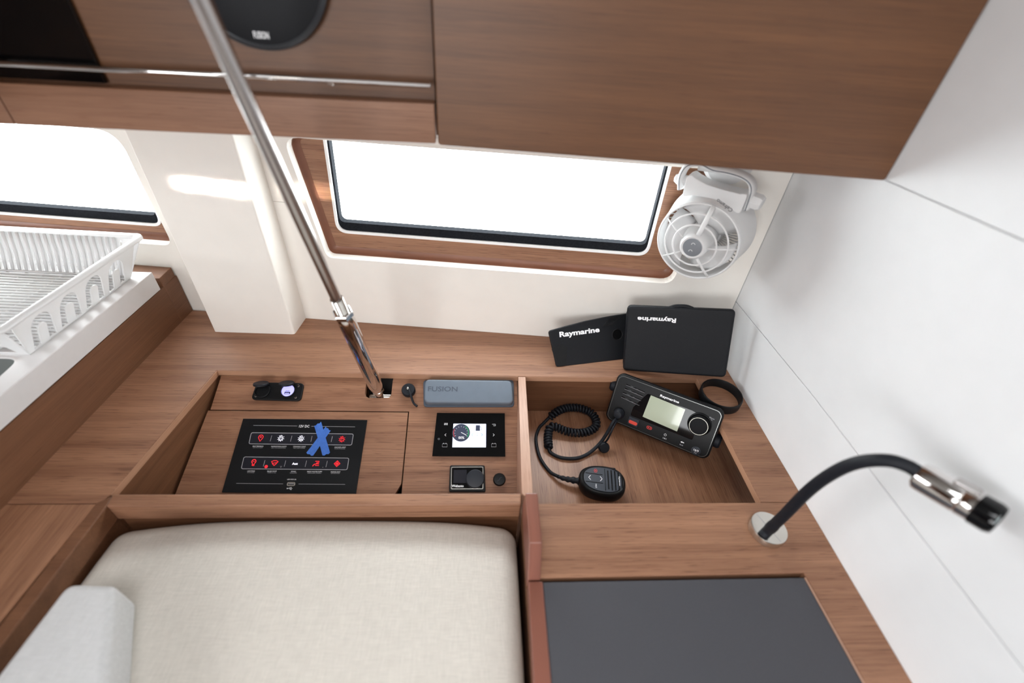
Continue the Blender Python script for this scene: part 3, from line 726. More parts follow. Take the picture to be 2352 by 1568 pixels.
# double 12V / USB socket ----------------------------------------------
so = thing('power_socket', FE @ Vector((-.37, -.03, 0)), 'black twin power socket plate with a blue lit USB outlet', 'socket')
sp_ = [e(592, 879), e(700, 881), e(692, 922), e(578, 919)]
plate('face_plate', FE, rpoly(sp_[::-1], .008), 'black', so, .006, top=.0045, bevel=.0015, seg=3)
c1 = Vector(e(606, 900)); c2 = Vector(e(664, 899))
for i, cc in enumerate((c1, c2)):
    Fp = FE @ T(cc.x, cc.y, .0045)
    lathe('socket_ring', Fp, [(.0125, 0), (.0135, .0006), (.0135, .003), (.0118, .0034), (.0112, .001)], 'black', so, 32)
    if i: lathe('lit_face', Fp, [(0, .0014), (.0112, .0014), (.0112, .0004)], 'bluelit', so, 32)
    else: lathe('dark_face', Fp, [(0, .0012), (.0112, .0012), (.0112, .0004)], 'black', so, 32)
    Fc = FE @ T(cc.x - .0015, cc.y + .0085, .0125) @ Matrix.Rotation(math.radians(-52), 4, 'X')
    lathe('flip_cap', Fc, [(0, .0050), (.0118, .0048), (.0130, .0036), (.0130, .0008), (.0115, .0), (0, 0)], 'rubber', so, 32)
    tube('cap_strap', [Fc.inverted() @ (FE @ Vector((cc.x - .001, cc.y + .0115, .0050))), (0, .004, .001)], .0022, 'rubber', so, Fc, seg=8)
Fp = FE @ T(c2.x, c2.y, .0061)
plate('usb_slot', Fp, rrect(-.0050, -.0070, .0050, -.0028, .0004, 1), 'gloss', so, .0006, top=.0004)
plate('usb_tongue', Fp, rrect(-.0040, -.0062, .0040, -.0048, .0002, 1), 'bluelit', so, .0004, top=.0007)
text('lettering', '5V DC', Fp, (0, -.0008), .007, 'gloss', so, .01, z=.0003)
for px, py in ((590, 911), (687, 888), (681, 914)):
    c_ = e(px, py); Fs = FE @ T(c_[0], c_[1], .0045)
    lathe('screw', Fs, [(0, .0004), (.0012, .0006), (.0022, .0003), (.0024, 0)], 'steel', so, 14)
    plate('hex_recess', Fs, circle(0, 0, .0011, 6), 'gloss', so, .0002, top=.0008)

# battery / tank monitor --------------------------------------------------
mo = thing('tank_monitor', FE @ Vector((-.017, -.108, 0)), 'square black touch monitor with a lit fuel gauge screen', 'monitor')
plate('glass_face', FE, [e(1004, 949), e(1159, 950), e(1160.5, 1049), e(993, 1048)][::-1], 'gloss', mo, .005, top=.0038, bevel=.0005)
def g4(x, y, h=.0040): return e(900 + x / 4.611, 820 + y / 4.611, h)
scr = [g4(652, 704), g4(998, 706), g4(997, 955), g4(640, 954)]
sF = FE
scrn = decal('screen', sF, [poly_mesh(scr[::-1], .0040)], 'screenlit', mo)
gc = Vector(g4(733, 800)); GR = .0165 * .95
decal('gauge_face', FE, [poly_mesh(circ(gc.x, gc.y, GR * .98, 36), .0042)], 'gauge', scrn)
decal('gauge_ring', FE, [stroke_mesh(circ(gc.x, gc.y, GR, 36), .0009, True, .0043)], 'darkgrey', scrn)
decal('green_arc', FE, [stroke_mesh(circ(gc.x, gc.y, GR * .86, 14, -35, 60), .0009, False, .0044)], 'green', scrn)
decal('red_arc', FE, [stroke_mesh(circ(gc.x, gc.y, GR * .86, 10, 150, 215), .0009, False, .0044)], 'red', scrn)
decal('gauge_ticks', FE, [stroke_mesh([(gc.x + GR * a_ * math.cos(t), gc.y + GR * a_ * math.sin(t)) for a_ in (.66, .78)], .0005, False, .0045) for t in [math.radians(-30 + 240 * k / 10) for k in range(11)]] + [stroke_mesh([(gc.x, gc.y + .0006), (gc.x + GR * .62, gc.y - GR * .28)], .0011, False, .0046)], 'whiteink', scrn)
text('reading', '00%', FE, (gc.x + .001, gc.y - GR * .58), .0105, 'whiteink', scrn, .02, z=.0046)
fp = Vector(g4(912, 752)); decal('fuel_pump_symbol', FE, [poly_mesh([(fp.x - .0042, fp.y - .0048), (fp.x + .0038, fp.y - .0048), (fp.x + .0034, fp.y + .0055), (fp.x - .0038, fp.y + .0055)], .0042), stroke_mesh([(fp.x + .0036, fp.y + .003), (fp.x + .0066, fp.y + .001), (fp.x + .006, fp.y - .0035), (fp.x + .0085, fp.y - .003)], .0008, False, .0042)], 'gauge', scrn)
pl_ = Vector(g4(853, 822)); pr_ = Vector(g4(954, 822)); pm_ = Vector(g4(904, 815))
decal('screen_arrows', FE, [stroke_mesh([(pl_.x + .0014, pl_.y + .0026), (pl_.x - .0014, pl_.y), (pl_.x + .0014, pl_.y - .0026)], .0009, False, .0042), stroke_mesh([(pr_.x - .0014, pr_.y + .0026), (pr_.x + .0014, pr_.y), (pr_.x - .0014, pr_.y - .0026)], .0011, False, .0042)], 'blueink', scrn)
decal('tank_number', FE, [stroke_mesh([(pm_.x, pm_.y + .0035), (pm_.x, pm_.y + .0012)], .0006, False, .0042), stroke_mesh([(pm_.x, pm_.y - .0006), (pm_.x, pm_.y - .004)], .0006, False, .0042)], 'gauge', scrn)
for x, sg in ((566, -1), (1080, 1)):
    c_ = Vector(g4(x, 823)); decal('arrow_key', FE, [stroke_mesh([(c_.x - sg * .0014, c_.y + .0022), (c_.x + sg * .001, c_.y), (c_.x - sg * .0014, c_.y - .0022)], .0006, False, .0041)], 'whiteink', mo)
for x in (560, 1080):
    c_ = Vector(g4(x, 932)); decal('battery_key', FE, [stroke_mesh([(c_.x - .0042, c_.y - .003), (c_.x + .0042, c_.y - .003), (c_.x + .0042, c_.y + .0026), (c_.x - .0042, c_.y + .0026)], .0006, True, .0041), stroke_mesh([(c_.x - .003, c_.y + .0034), (c_.x - .0012, c_.y + .0034)], .001, False, .0041), stroke_mesh([(c_.x + .0012, c_.y + .0034), (c_.x + .003, c_.y + .0034)], .001, False, .0041)], 'greyink', mo)
c_ = Vector(g4(572, 714)); decal('menu_key', FE, [poly_mesh(circ(c_.x + i * .0024, c_.y + j * .0022, .0008, 8), .0041) for i in (-1, 0, 1) for j in (0, 1)], 'whiteink', mo)
c_ = Vector(g4(1080, 718)); decal('return_key', FE, [stroke_mesh([(c_.x - .003, c_.y + .0014), (c_.x + .003, c_.y + .0014), (c_.x + .003, c_.y - .0014), (c_.x - .001, c_.y - .0014)], .0006, False, .0041)], 'whiteink', mo)
c_ = Vector(g4(498, 866)); decal('sensor_ring', FE, [stroke_mesh(circ(c_.x, c_.y, .0015, 12), .0004, True, .0041)], 'greyink', mo)

# heating control --------------------------------------------------
hc = thing('heater_control', FE @ Vector((-.02, -.186, 0)), 'small black heater control with silver frame and round dial', 'control')
hb4 = [g4(618, 1152, 0), g4(982, 1152, 0), g4(992, 1432, 0), g4(606, 1432, 0)]
plate('housing', FE, rpoly(hb4[::-1], .003), 'black', hc, .010, top=.0075, bevel=.001)
hs = rpoly([g4(628, 1160, .008), g4(970, 1158, .008), g4(970, 1398, .008), g4(624, 1400, .008)][::-1], .0025)
hi = rpoly([g4(637, 1170, .008), g4(960, 1168, .008), g4(960, 1389, .008), g4(633, 1390, .008)][::-1], .002)
plate('silver_frame', FE, hs, 'nickel', hc, .002, top=.0088, holes=[hi], bevel=.0004)
plate('glass', FE, hi, 'gloss', hc, .002, top=.0082)
decal('display', FE, [poly_mesh([g4(655, 1195, .008), g4(793, 1192, .008), g4(793, 1332, .008), g4(652, 1332, .008)][::-1], .0084)], 'key', hc)
cdl = g4(882, 1290, .010); lathe('dial', FE @ T(cdl[0], cdl[1], .0082), [(.0158, 0), (.0158, .004), (.0145, .0058), (.0100, .0064), (0, .0064)], 'darkgrey', hc, 40)
cl_ = Vector(g4(697, 1363, .0084)); text('lettering', 'Webasto', FE, cl_, .0205, 'whiteink', hc, .025, height=.0042, z=.0085)

# push knob, key barrel --------------------------------------------------
ck = e(1147, 1101, .004); kb = thing('push_knob', FE @ Vector((ck[0], ck[1], 0)), 'round black rubber push knob right of the heater control', 'knob')
Fk = FE @ T(ck[0], ck[1], 0)
lathe('cap', Fk, [(.0098, 0), (.0108, .001), (.0108, .006), (.0095, .0085), (.006, .0090), (0, .0088)], 'black', kb, 32)
decal('symbol', Fk, [stroke_mesh([(-.004, -.003), (-.001, -.002), (.001, .002), (.004, .003)], .0012, False, .0092)], 'darkgrey', kb)
cb = e(938, 895, .008); key = thing('media_cap', FE @ Vector((cb[0], cb[1], 0)), 'round black cap with dangling strap left of the grey cover', 'cap')
Fk = FE @ T(cb[0], cb[1], 0)
lathe('cap', Fk, [(.0120, 0), (.0125, .001), (.0125, .009), (.0112, .0115), (0, .0118)], 'rubber', key, 32)
lathe('pin', Fk @ T(-.0008, .0015, .0116), [(.0022, 0), (.0022, .0012), (.0012, .0015), (.0010, .0006), (0, .0006)], 'nickel', key, 16)
tube('strap', spline([(.001, 0, .0126), (.006, -.012, .0115), (.011, -.024, .004), (.018, -.030, .002)], 6), .0020, 'rubber', key, Fk, seg=8)
# grey silicone cover over the stereo
fc = thing('stereo_cover', FE @ Vector((-.02, -.03, 0)), 'long slate grey silicone stereo cover with embossed lettering', 'cover')
TH = .020
cv = [(-.0990, -.0520), (.0590, -.0520), (.0590, -.0050), (-.0990, -.0050)]
c4 = [e(976, 870, TH), e(1175, 873, TH), e(1180, 926, TH), e(974, 924, TH)]
me = plate_mesh(rpoly(c4[::-1], .010, 6), (), TH, TH)
o = link('shell', me, 'slate', fc, FE); finish(o, .0035, 5)
for p in me.polygons: p.use_smooth = True
plate('base_flange', FE, rpoly([e(972, 872, .004), e(1180, 872, .004), e(1181, 934, .004), e(973, 934, .004)][::-1], .007), 'slate_dark', fc, .004, top=.004, bevel=.001)
ctx = Vector(e(1017, 893, TH)); text('lettering', 'FUSION', FE, ctx, .054, 'slate_dark', fc, .01, height=.0095, z=TH + .0003)

# ================================================================== STAY ROD through the slot
Ap = hit(871, 903, FE.translation, FE.col[2].to_3d()) 
Bp = CAM + ray(462, 0) * .335
dr = (Bp - Ap).normalized()
st = thing('rigging_rod', Ap, 'polished steel rigging rod with chrome turnbuckle rising from the slot', 'rod')
FP = frame(Ap, Vector((1, 0, 0)), Vector((0, 1, 0))); 
zq = dr; xq = Vector((1, 0, 0)); xq = (xq - zq * xq.dot(zq)).normalized(); yq = zq.cross(xq)
FP = Matrix((xq, yq, zq)).transposed().to_4x4(); FP.translation = Ap
def at_y(py):
    # distance along the rod whose image height is py
    lo, hi = 0, (Bp - Ap).length
    for _ in range(50):
        m_ = (lo + hi) / 2; v = AX @ (Ap + dr * m_ - CAM); y = 784 + 1045 * v.y / v.z
        if y > py: lo = m_
        else: hi = m_
    return lo
s1, s2, s3 = at_y(893), at_y(725), at_y(686)
lathe('clevis', FP, [(.0075, -.012), (.0080, -.002), (.0080, .010), (.0062, .013)], 'chrome', st, 24)
lathe('pivot_pin', FP @ T(0, 0, -.016) @ Matrix.Rotation(PI / 2, 4, 'Y'), [(.006, -.020), (.007, -.018), (.007, .018), (.006, .020)], 'nickel', st, 20)
lathe('turnbuckle', FP, [(.0060, s1 - .004), (.0095, s1 - .003), (.0105, s1), (.0125, s1 + .005), (.0129, s1 + .02), (.0129, s2 - .012), (.0118, s2 - .004), (.0105, s2)], 'chrome', st, 40)
lathe('lower_nut', FP, [(.0108, s1 - .006), (.0118, s1 - .005), (.0118, s1 - .0005), (.0108, s1)], 'chrome', st, 6)
# flat milled window in the body
slotm = plate_mesh(rrect(-.0035, -.020, .0035, .020, .0034), (), .001, 0)
mw = FP @ Rz(-.55) @ T(.0127, 0, s2 - .045) @ Matrix.Rotation(PI / 2, 4, 'Y') @ Rz(PI / 2)
link('sight_hole', slotm, mat('machined face', rgb(235, 232, 230), .3, .5), st, mw)
lathe('lock_nut', FP, [(.0128, s2), (.0142, s2 + .0015), (.0142, s2 + .009), (.0128, s2 + .0105)], 'chrome', st, 6)
thr = []
z = s2 + .010
while z < s3: thr += [(.0080, z), (.0086, z + .0007)]; z += .0014
lathe('thread', FP, thr + [(.0070, s3)], 'nickel', st, 28)
lathe('rod', FP, [(.0070, s3 - .002), (.0075, s3 + .001), (.0073, s3 + .01), (.0073, 1.12)], 'steel', st, 40)

# ================================================================== SEAT
cz = -.052
def cushion_mesh(x0, x1, y0, y1, z0, z1, r, crown, seed, wr=.003):
    me = superbox_mesh(x1 - x0, y1 - y0, z1 - z0, r, 6, crown, 22)
    from mathutils import noise
    for v in me.vertices:
        if seed == 1.0 and v.co.z > 0:
            u_ = abs(v.co.x / ((x1 - x0) / 2)) ** 3.0; w_ = max(0, v.co.y / ((y1 - y0) / 2)) ** 6
            v.co.z -= .016 * w_ * u_; v.co.y -= .010 * u_ * w_
        n = noise.noise(Vector((v.co.x * 7 + seed, v.co.y * 7, v.co.z * 7))); v.co.z += n * wr
        n2 = noise.noise(Vector((v.co.x * 4 + seed, v.co.y * 9, 3))); v.co.x += n2 * wr; v.co.y += noise.noise(Vector((v.co.x * 5, seed, 2))) * wr
    o_ = T((x0 + x1) / 2, (y0 + y1) / 2, (z0 + z1) / 2); return me, o_
sc_ = thing('seat_cushion', (-.22, 0, -.30), 'large oatmeal linen seat cushion filling the bay below the front rail', 'cushion')
me, F = cushion_mesh(-.5110, .0590, -.42, .3625, -.33, -.030, .024, .012, 1.0, .0018)
link('cover', me, 'fabric', sc_, F)
# piped seam round the right edge
seam = spline([(.050, .30, -.145), (.0525, .20, -.147), (.0515, .10, -.15), (.052, -.10, -.15), (.050, -.3, -.15)], 6)
tube('piping', seam, .0022, 'fabric', sc_, seg=8)
bk = thing('back_cushion', (-.46, .0, -.04), 'pale grey linen back cushion at the lower left on the seat', 'cushion')
bp_ = [(-.466, .246), (-.412, .243), (-.360, .140), (-.285, -.02), (-.30, -.32), (-.49, -.32), (-.478, .10)]
me = plate_mesh(rpoly(bp_, [.012, .012, .1, .1, .02, .02, .1], 5), (), .057, .030)
o = link('cover', me, 'fabric2', bk); finish(o, .013, 5)
for p in me.polygons: p.use_smooth = True
plate('seat_base', T(0, 0, -.335), [(-.50, -.42), (.055, -.42), (.055, .357), (-.50, .357)], 'wood_side', wt, .02)

# ================================================================== RADIO
RR = Matrix(((0.8242495720211055, 0.1919864454906933, -0.5326855055008372), (-0.5617171575613509, 0.3957413436019831, -0.7265415499919028), (0.07131954797970774, 0.8980701496605314, 0.43403171354644765)))
FRD = RR.to_4x4(); FRD.translation = Vector((0.336149851385389, 0.5528787735401346, -0.023136736444420297))
def rd(x, y, h=.0): p = loc(FRD, 1200 + x / 4.2, 820 + y / 4.2, h); return (p.x, p.y)
ra = thing('marine_radio', FRD @ Vector((0, -.045, -.03)), 'black marine radio with grey green screen propped in the right compartment', 'radio')
W2, H2 = .0985, .04925
me = plate_mesh(rrect(-W2, -H2, W2, H2, .013, 7), (), .014, 0); o = link('bezel', me, 'black', ra, FRD); finish(o, .004, 4)
plate('trim_ring', FRD, rrect(-W2 + .0035, -H2 + .0035, W2 - .0035, H2 - .0035, .011, 7), mat('bezel edge', rgb(120, 122, 120), .25, .6), ra, .002, holes=[rrect(-W2 + .0043, -H2 + .0043, W2 - .0043, H2 - .0043, .0105, 7)], top=.0004)
plate('face', FRD, rrect(-W2 + .0043, -H2 + .0043, W2 - .0043, H2 - .0043, .0105, 7), 'black', ra, .002, top=.0003)
plate('glass', FRD, rpoly([rd(1210, 350), rd(1640, 515), rd(1715, 560), rd(1640, 800), rd(1040, 560), rd(1070, 480)][::-1], [.004] * 6), 'gloss', ra, .001, top=.0007)
plate('body', FRD @ T(0, 0, -.013), rrect(-W2 + .012, -H2 + .010, W2 - .022, H2 - .012, .01), 'black', ra, .026, bevel=.004)
plate('screen', FRD, [rd(1240, 366), rd(1572, 502), rd(1492, 715), rd(1160, 572)][::-1], 'lcd', ra, .001, top=.0011)
for a_, b_ in (((1002, 262), (1182, 338)), ((988, 300), (1165, 376)), ((970, 340), (1146, 415)), ((957, 380), (1130, 460))):
    A_, B_ = rd(*a_), rd(*b_)
    so_ = tube('speaker_slot', [(*A_, .0002), (*B_, .0002)], .0012, 'gloss', ra, FRD, seg=8)
    tube('slot_lip', [(A_[0], A_[1] - .0013, .0004), (B_[0], B_[1] - .0013, .0004)], .0004, 'greyink', so_, FRD, seg=6)
tA, tB = Vector(rd(1330, 368)), Vector(rd(1510, 440))
text('lettering', 'Raymarine', FRD, (tA + tB) / 2, (tB - tA).length, 'whiteink', ra, .03, height=(tB - tA).length * .165, z=.001)
ck_ = rd(1706, 650, .004); FK = FRD @ T(ck_[0], ck_[1], 0)
lathe('knob_collar', FK, [(.0205, 0), (.0205, .003), (.0190, .004), (.017, .002)], 'black', ra, 48)
knb = lathe('knob', FK, [(.0168, .001), (.0164, .013), (.0155, .0150), (.0145, .0156), (0, .0156)], 'knobm', ra, 48)
lathe('knob_ring', FK, [(.0154, .0150), (.0158, .0154), (.0156, .0158), (.0150, .0158), (.0154, .0150)], mat('knob rim', rgb(150, 148, 138), .25, .7), knb, 48)
cr = rd(1070, 625); FB_ = FRD @ T(cr[0], cr[1], 0) @ Rz(-.02)
dcv = plate('distress_cover', FB_, rrect(-.0100, -.0068, .0100, .0080, .002), 'darkgrey', ra, .002, top=.0022, bevel=.0006)
plate('distress_button', FB_, rrect(-.0082, -.0042, .0082, .0022, .0025), mat('red key', rgb(214, 66, 50), .45), dcv, .001, top=.0027, bevel=.0003)
c_ = rd(1224, 680); F2 = FRD @ T(c_[0], c_[1], 0)
redm = M['red']
decal('channel_key', F2, [stroke_mesh(rrect(-.0046, -.0026, .0046, .0026, .0024), .0009, True, .0006), poly_mesh(circ(-.0018, 0, .0012, 10), .0006), poly_mesh(circ(.0018, 0, .0012, 10), .0006)], 'red', ra)
c_ = rd(1378, 748); F2 = FRD @ T(c_[0], c_[1], 0)
decal('power_symbol', F2, [stroke_mesh(circ(0, 0, .0021, 14, 120, 420), .0005, False, .0006), stroke_mesh([(0, .0005), (0, .003)], .0005, False, .0006), stroke_mesh(circ(.0010, -.0070, .0010, 8), .0006, True, .0006), stroke_mesh(circ(.0010, -.0070, .0030, 6, 150, 210), .0004, False, .0006), stroke_mesh(circ(.0010, -.0070, .0030, 6, -30, 30), .0004, False, .0006)], 'whiteink', ra)
c_ = rd(1543, 820); F2 = FRD @ T(c_[0], c_[1], 0)
decal('back_arrow', F2, [poly_mesh([(-.0034, 0), (-.0008, .0019), (-.0008, .0008), (.003, .0008), (.003, -.0008), (-.0008, -.0008), (-.0008, -.0019)], .0006)], 'whiteink', ra)
c_ = rd(1534, 845); text('lettering', 'Back', FRD, c_, .0062, 'greyink', ra, .02, z=.0006)
c_ = rd(1828, 588); text('lettering', 'Menu', FRD, c_, .0085, 'greyink', ra, .01, z=.0006)
c_ = rd(1822, 604); text('lettering', 'OK', FRD, c_, .0042, 'greyink', ra, .01, z=.0006)
c_ = rd(1674, 903); lathe('side_key', FRD @ T(c_[0], c_[1], 0), [(.0085, 0), (.0083, .0012), (.0070, .0018), (0, .0018)], 'darkgrey', ra, 28)
text('lettering', '16/9', FRD, (c_[0], c_[1] + .0015), .0085, 'whiteink', ra, .01, z=.0021)
text('lettering', 'TX', FRD, (c_[0], c_[1] - .0035), .0055, 'greyink', ra, .01, z=.0021)
for sx_, yy in ((-1, .018), (1, -.012)):
    FKn = FRD @ T(sx_ * (W2 + .001), yy, -.017) @ Matrix.Rotation(sx_ * PI / 2, 4, 'Y')
    lathe('bracket_knob', FKn, [(.008, -.004), (.0125, -.003), (.0130, .006), (.0110, .009), (0, .0095)], 'rubber', ra, 18)
# microphone socket boot on the radio face
cs = rd(930, 545, .006); FBt = FRD @ T(cs[0], cs[1], 0)
bootm = lathe('mic_boot', FBt, [(.0095, 0), (.0105, .003), (.0100, .011), (.0070, .016), (0, .0175)], 'rubber', ra, 24)
# ---- handset with coiled cord: one thing
ZF = -.102
def fl_(px, py, z=ZF + .004): p = hit(px, py, (0, 0, z), (0, 0, 1)); return p
mic = thing('fist_microphone', (.222, .465, ZF), 'black fist microphone with coiled cord lying in the right compartment', 'microphone')
ca = fl_(1329, 1098, ZF + .022); cbb = fl_(1437, 1112, ZF + .022)
um = (cbb - ca).normalized(); um.z = 0
FMc = frame((ca + cbb) / 2 - Vector((0, 0, .022)), um, Vector((0, 0, 1)).cross(um))
Lm = (cbb - ca).length / 2
def mc(x, y, h=.028): p = loc(FMc, 1200 + x / 4.2, 820 + y / 4.2, h); return (p.x, p.y)
def egg(s, n=40):
    out = []
    for k in range(n):
        t = 2 * PI * k / n; c_, s_ = math.cos(t), math.sin(t)
        x = Lm * (abs(c_) ** .82) * (1 if c_ > 0 else -1) * s; y = .0300 * (abs(s_) ** .80) * (1 if s_ > 0 else -1) * s * (1 + .06 * c_)
        out.append((x, y))
    return out
vs, fs = [], []; lv = ((.80, .0015), (.92, .004), (.985, .011), (1.0, .018), (.985, .0235), (.93, .0270), (.88, .0280), (.86, .0276)); n = 40
for s, z in lv: vs += [(p[0], p[1], z) for p in egg(s)]
for i in range(len(lv) - 1):
    for k in range(n): l = (k + 1) % n; fs.append((i * n + k, i * n + l, (i + 1) * n + l, (i + 1) * n + k))
fs.append(tuple(range(n))[::-1]); fs.append(tuple((len(lv) - 1) * n + k for k in range(n)))
me = bpy.data.meshes.new('micbody'); me.from_pydata(vs, [], fs); smooth_by_angle(me, 50); link('body', me, 'black', mic, FMc)
plate('face_plate', FMc, egg(.80), mat('blue black plastic', rgb(44, 49, 60), .45), mic, .001, top=.0286, bevel=.0004)
for k in range(5):
    x = .0095 + k * .0060; yy = (.019, .0205, .0195, .0175, .013)[k]
    plate('grille_slot', FMc, rrect(x - .0011, -yy, x + .0011, yy, .001, 3), 'gloss', mic, .0006, top=.0289)
for y in (.0085, -.0085): plate('key_groove', FMc, rrect(-.030, y - .0006, .000, y + .0006, .0005, 2), 'gloss', mic, .0006, top=.0289)
plate('grille_edge', FMc, rrect(.0035, -.022, .0045, .022, .0004, 2), 'gloss', mic, .0006, top=.0289)
decal('channel_arrows', FMc, [stroke_mesh([(-.0210, .0045), (-.0245, 0), (-.0210, -.0045)], .0009, False, .0290), stroke_mesh([(-.0045, .0045), (-.0010, 0), (-.0045, -.0045)], .0009, False, .0290)], 'whiteink', mic)
decal('distress_mark', FMc, [stroke_mesh(rrect(-.0145, .0120, -.0095, .0185, .0024), .0007, True, .0290), poly_mesh(circ(-.012, .0152, .0012, 8), .0290)], 'red', mic)
text('lettering', 'H/LO', FMc, (-.012, -.0155), .0075, 'whiteink', mic, .01, rot=-PI / 2, z=.029)
text('lettering', 'Raymarine', FMc, (Lm * .70, 0), .0185, 'whiteink', mic, .02, height=.0026, rot=-PI / 2, z=.029)
plate('talk_button', FMc, rrect(.004, .0270, .026, .0325, .002), 'rubber', mic, .012, top=.021, bevel=.001)
# strain relief and straight cable to the coil
rl = [(-Lm + .004, 0, .014), (-Lm - .010, .001, .013), (-Lm - .022, .003, .011), (-Lm - .034, .007, .009)]
rads = [];
for i in range(25): rads.append((.0062 - .0028 * i / 24) * (1.12 if i % 6 < 3 else .88))
tube('strain_relief', spline(rl, 8), rads, 'rubber', mic, FMc, seg=16)
end = FMc @ Vector(rl[-1])
cable1 = [end, fl_(1262, 1082), fl_(1240, 1050), fl_(1231, 1010), fl_(1237, 985), fl_(1248, 972, ZF + .008), fl_(1262, 958, ZF + .014)]
tube('cord', spline(cable1, 8), .0031, 'rubber', mic, seg=10)
path = [fl_(1262, 958, ZF + .014), fl_(1275, 948, ZF + .02), fl_(1290, 940, ZF + .022), fl_(1310, 936, ZF + .020), fl_(1335, 938, ZF + .018), fl_(1358, 948, ZF + .015), fl_(1369, 965, ZF + .013), fl_(1368, 980, ZF + .011),
        fl_(1350, 991, ZF + .010), fl_(1325, 994, ZF + .010), fl_(1298, 989, ZF + .012), fl_(1276, 980, ZF + .016), fl_(1264, 981, ZF + .016), fl_(1259, 1000, ZF + .010), fl_(1260, 1028, ZF + .009)]
sp3 = spline(path, 30)
# helix wound round the path
acc = [0]
for i in range(1, len(sp3)): acc.append(acc[-1] + (sp3[i] - sp3[i - 1]).length)
tot = acc[-1]; turns = int(tot / .0064); hel = []; nrm = Vector((0, 0, 1)); nseg = turns * 12; j = 0
for i in range(nseg + 1):
    s = tot * i / nseg
    while j < len(acc) - 2 and acc[j + 1] < s: j += 1
    t = (s - acc[j]) / max(1e-9, acc[j + 1] - acc[j]); p = sp3[j].lerp(sp3[j + 1], t); d_ = (sp3[j + 1] - sp3[j]).normalized()
    nrm = (nrm - d_ * nrm.dot(d_)).normalized(); bn_ = d_.cross(nrm); a_ = 2 * PI * turns * i / nseg
    hel.append(p + (nrm * math.cos(a_) + bn_ * math.sin(a_)) * .0062)
me = tube_mesh(hel, .0027, 7); link('coiled_cord', me, 'rubber', mic)
plug = FBt @ Vector((-.001, -.009, .008))
cable2 = [fl_(1260, 1028, ZF + .009), fl_(1266, 1040), fl_(1290, 1051), fl_(1325, 1052), fl_(1352, 1041), fl_(1376, 1020, ZF + .012), fl_(1394, 995, ZF + .03), fl_(1407, 972, -.055), plug]
tube('cord', spline(cable2, 10), .0033, 'rubber', mic, seg=10)
dc = fl_(1387, 1031, ZF + .008)
cap_ = thing('dust_cap', dc - Vector((0, 0, .008)), 'small black dust cap hanging on a strap below the radio plug', 'cap')
Fdc = frame(dc, (1, 0, 0), (0, .6, .8)); Fdc.translation = dc + Vector((0, 0, .004))
lathe('cap', Fdc, [(.0095, -.010), (.0104, -.006), (.0104, 0), (.0085, .003), (0, .0035)], 'rubber', cap_, 24)
tube('strap', spline([Fdc @ Vector((.001, .008, -.004)), fl_(1396, 1008, ZF + .03), fl_(1407, 985, -.05), FBt @ Vector((.001, -.008, .003))], 6), .0018, 'rubber', cap_, seg=8)

# black ring lying on the right ledge
rg = Vector(tb(1658, 905, .010)); rg = Vector((rg.x - .004, rg.y - .004))
lathe('ring', T(rg.x, rg.y, .0004), [(.0345, 0), (.0372, .0), (.0376, .002), (.0376, .016), (.0366, .018), (.0352, .018), (.0345, .016), (.0345, 0)], 'black', None, 64)
ringo = bpy.data.objects['ring']; ringo.name = 'plastic_ring'; tag(ringo, 'open black plastic ring lying on the ledge beside the radio', 'ring')

# ================================================================== SUN COVERS
RC = Matrix(((0.9619600337257291, -0.053887687223810155, -0.2678227224863885), (-0.23354311667182012, 0.34643027953896377, -0.908539307940527), (0.14174098267461283, 0.9365266566326383, 0.32066698496443724)))
KC = .974; FCV = RC.to_4x4(); FCV.translation = CAM + (Vector((0.37697704671958543, 0.6635880674363582, 0.06261938823781833)) - CAM) * KC
cvr = thing('plotter_cover', FCV @ Vector((0, -.068, 0)), 'large black plotter sun cover standing upside down in the corner', 'cover')
me = plate_mesh(rrect(-.0947, -.0662, .0947, .0662, .008, 6), (), .013, 0); o = link('shell', me, 'black_tex', cvr, FCV); finish(o, .005, 4)
plate('rim_lip', FCV, rpoly([(-.088, .0655), (.092, .0650), (.0965, .052), (.0965, -.060), (-.0955, -.060), (-.0955, .05)], .008), 'black_tex', cvr, .004, top=-.010, bevel=.002)
tube('finger_lip', spline([(-.018, .0640, -.006), (-.008, .0670, -.007), (.010, .0675, -.007), (.022, .0640, -.006)], 5), .0035, 'black_tex', cvr, FCV, seg=10)
def cvp(x, y): p = loc(FCV, 1220 + x / 4.356, 660 + y / 4.356, 0); return p
tA, tB = cvp(1065, 300), cvp(1450, 322)
text('lettering', 'Raymarine', FCV, (tA + tB) / 2 + Vector((0, -.001)), (tB - tA).length, 'whiteink', cvr, .035, height=(tB - tA).length * .165, rot=PI, z=.0004)
# smaller cover behind it: stands on the worktop, leans on the lining
pL = hit(1279, 843, (0, 0, .0), (0, 0, 1)); pR = hit(1440, 824, (0, 0, .0), (0, 0, 1))
uu = (pR - pL).normalized(); back_n = Vector((-uu.y, uu.x, 0)); tilt = math.radians(52)
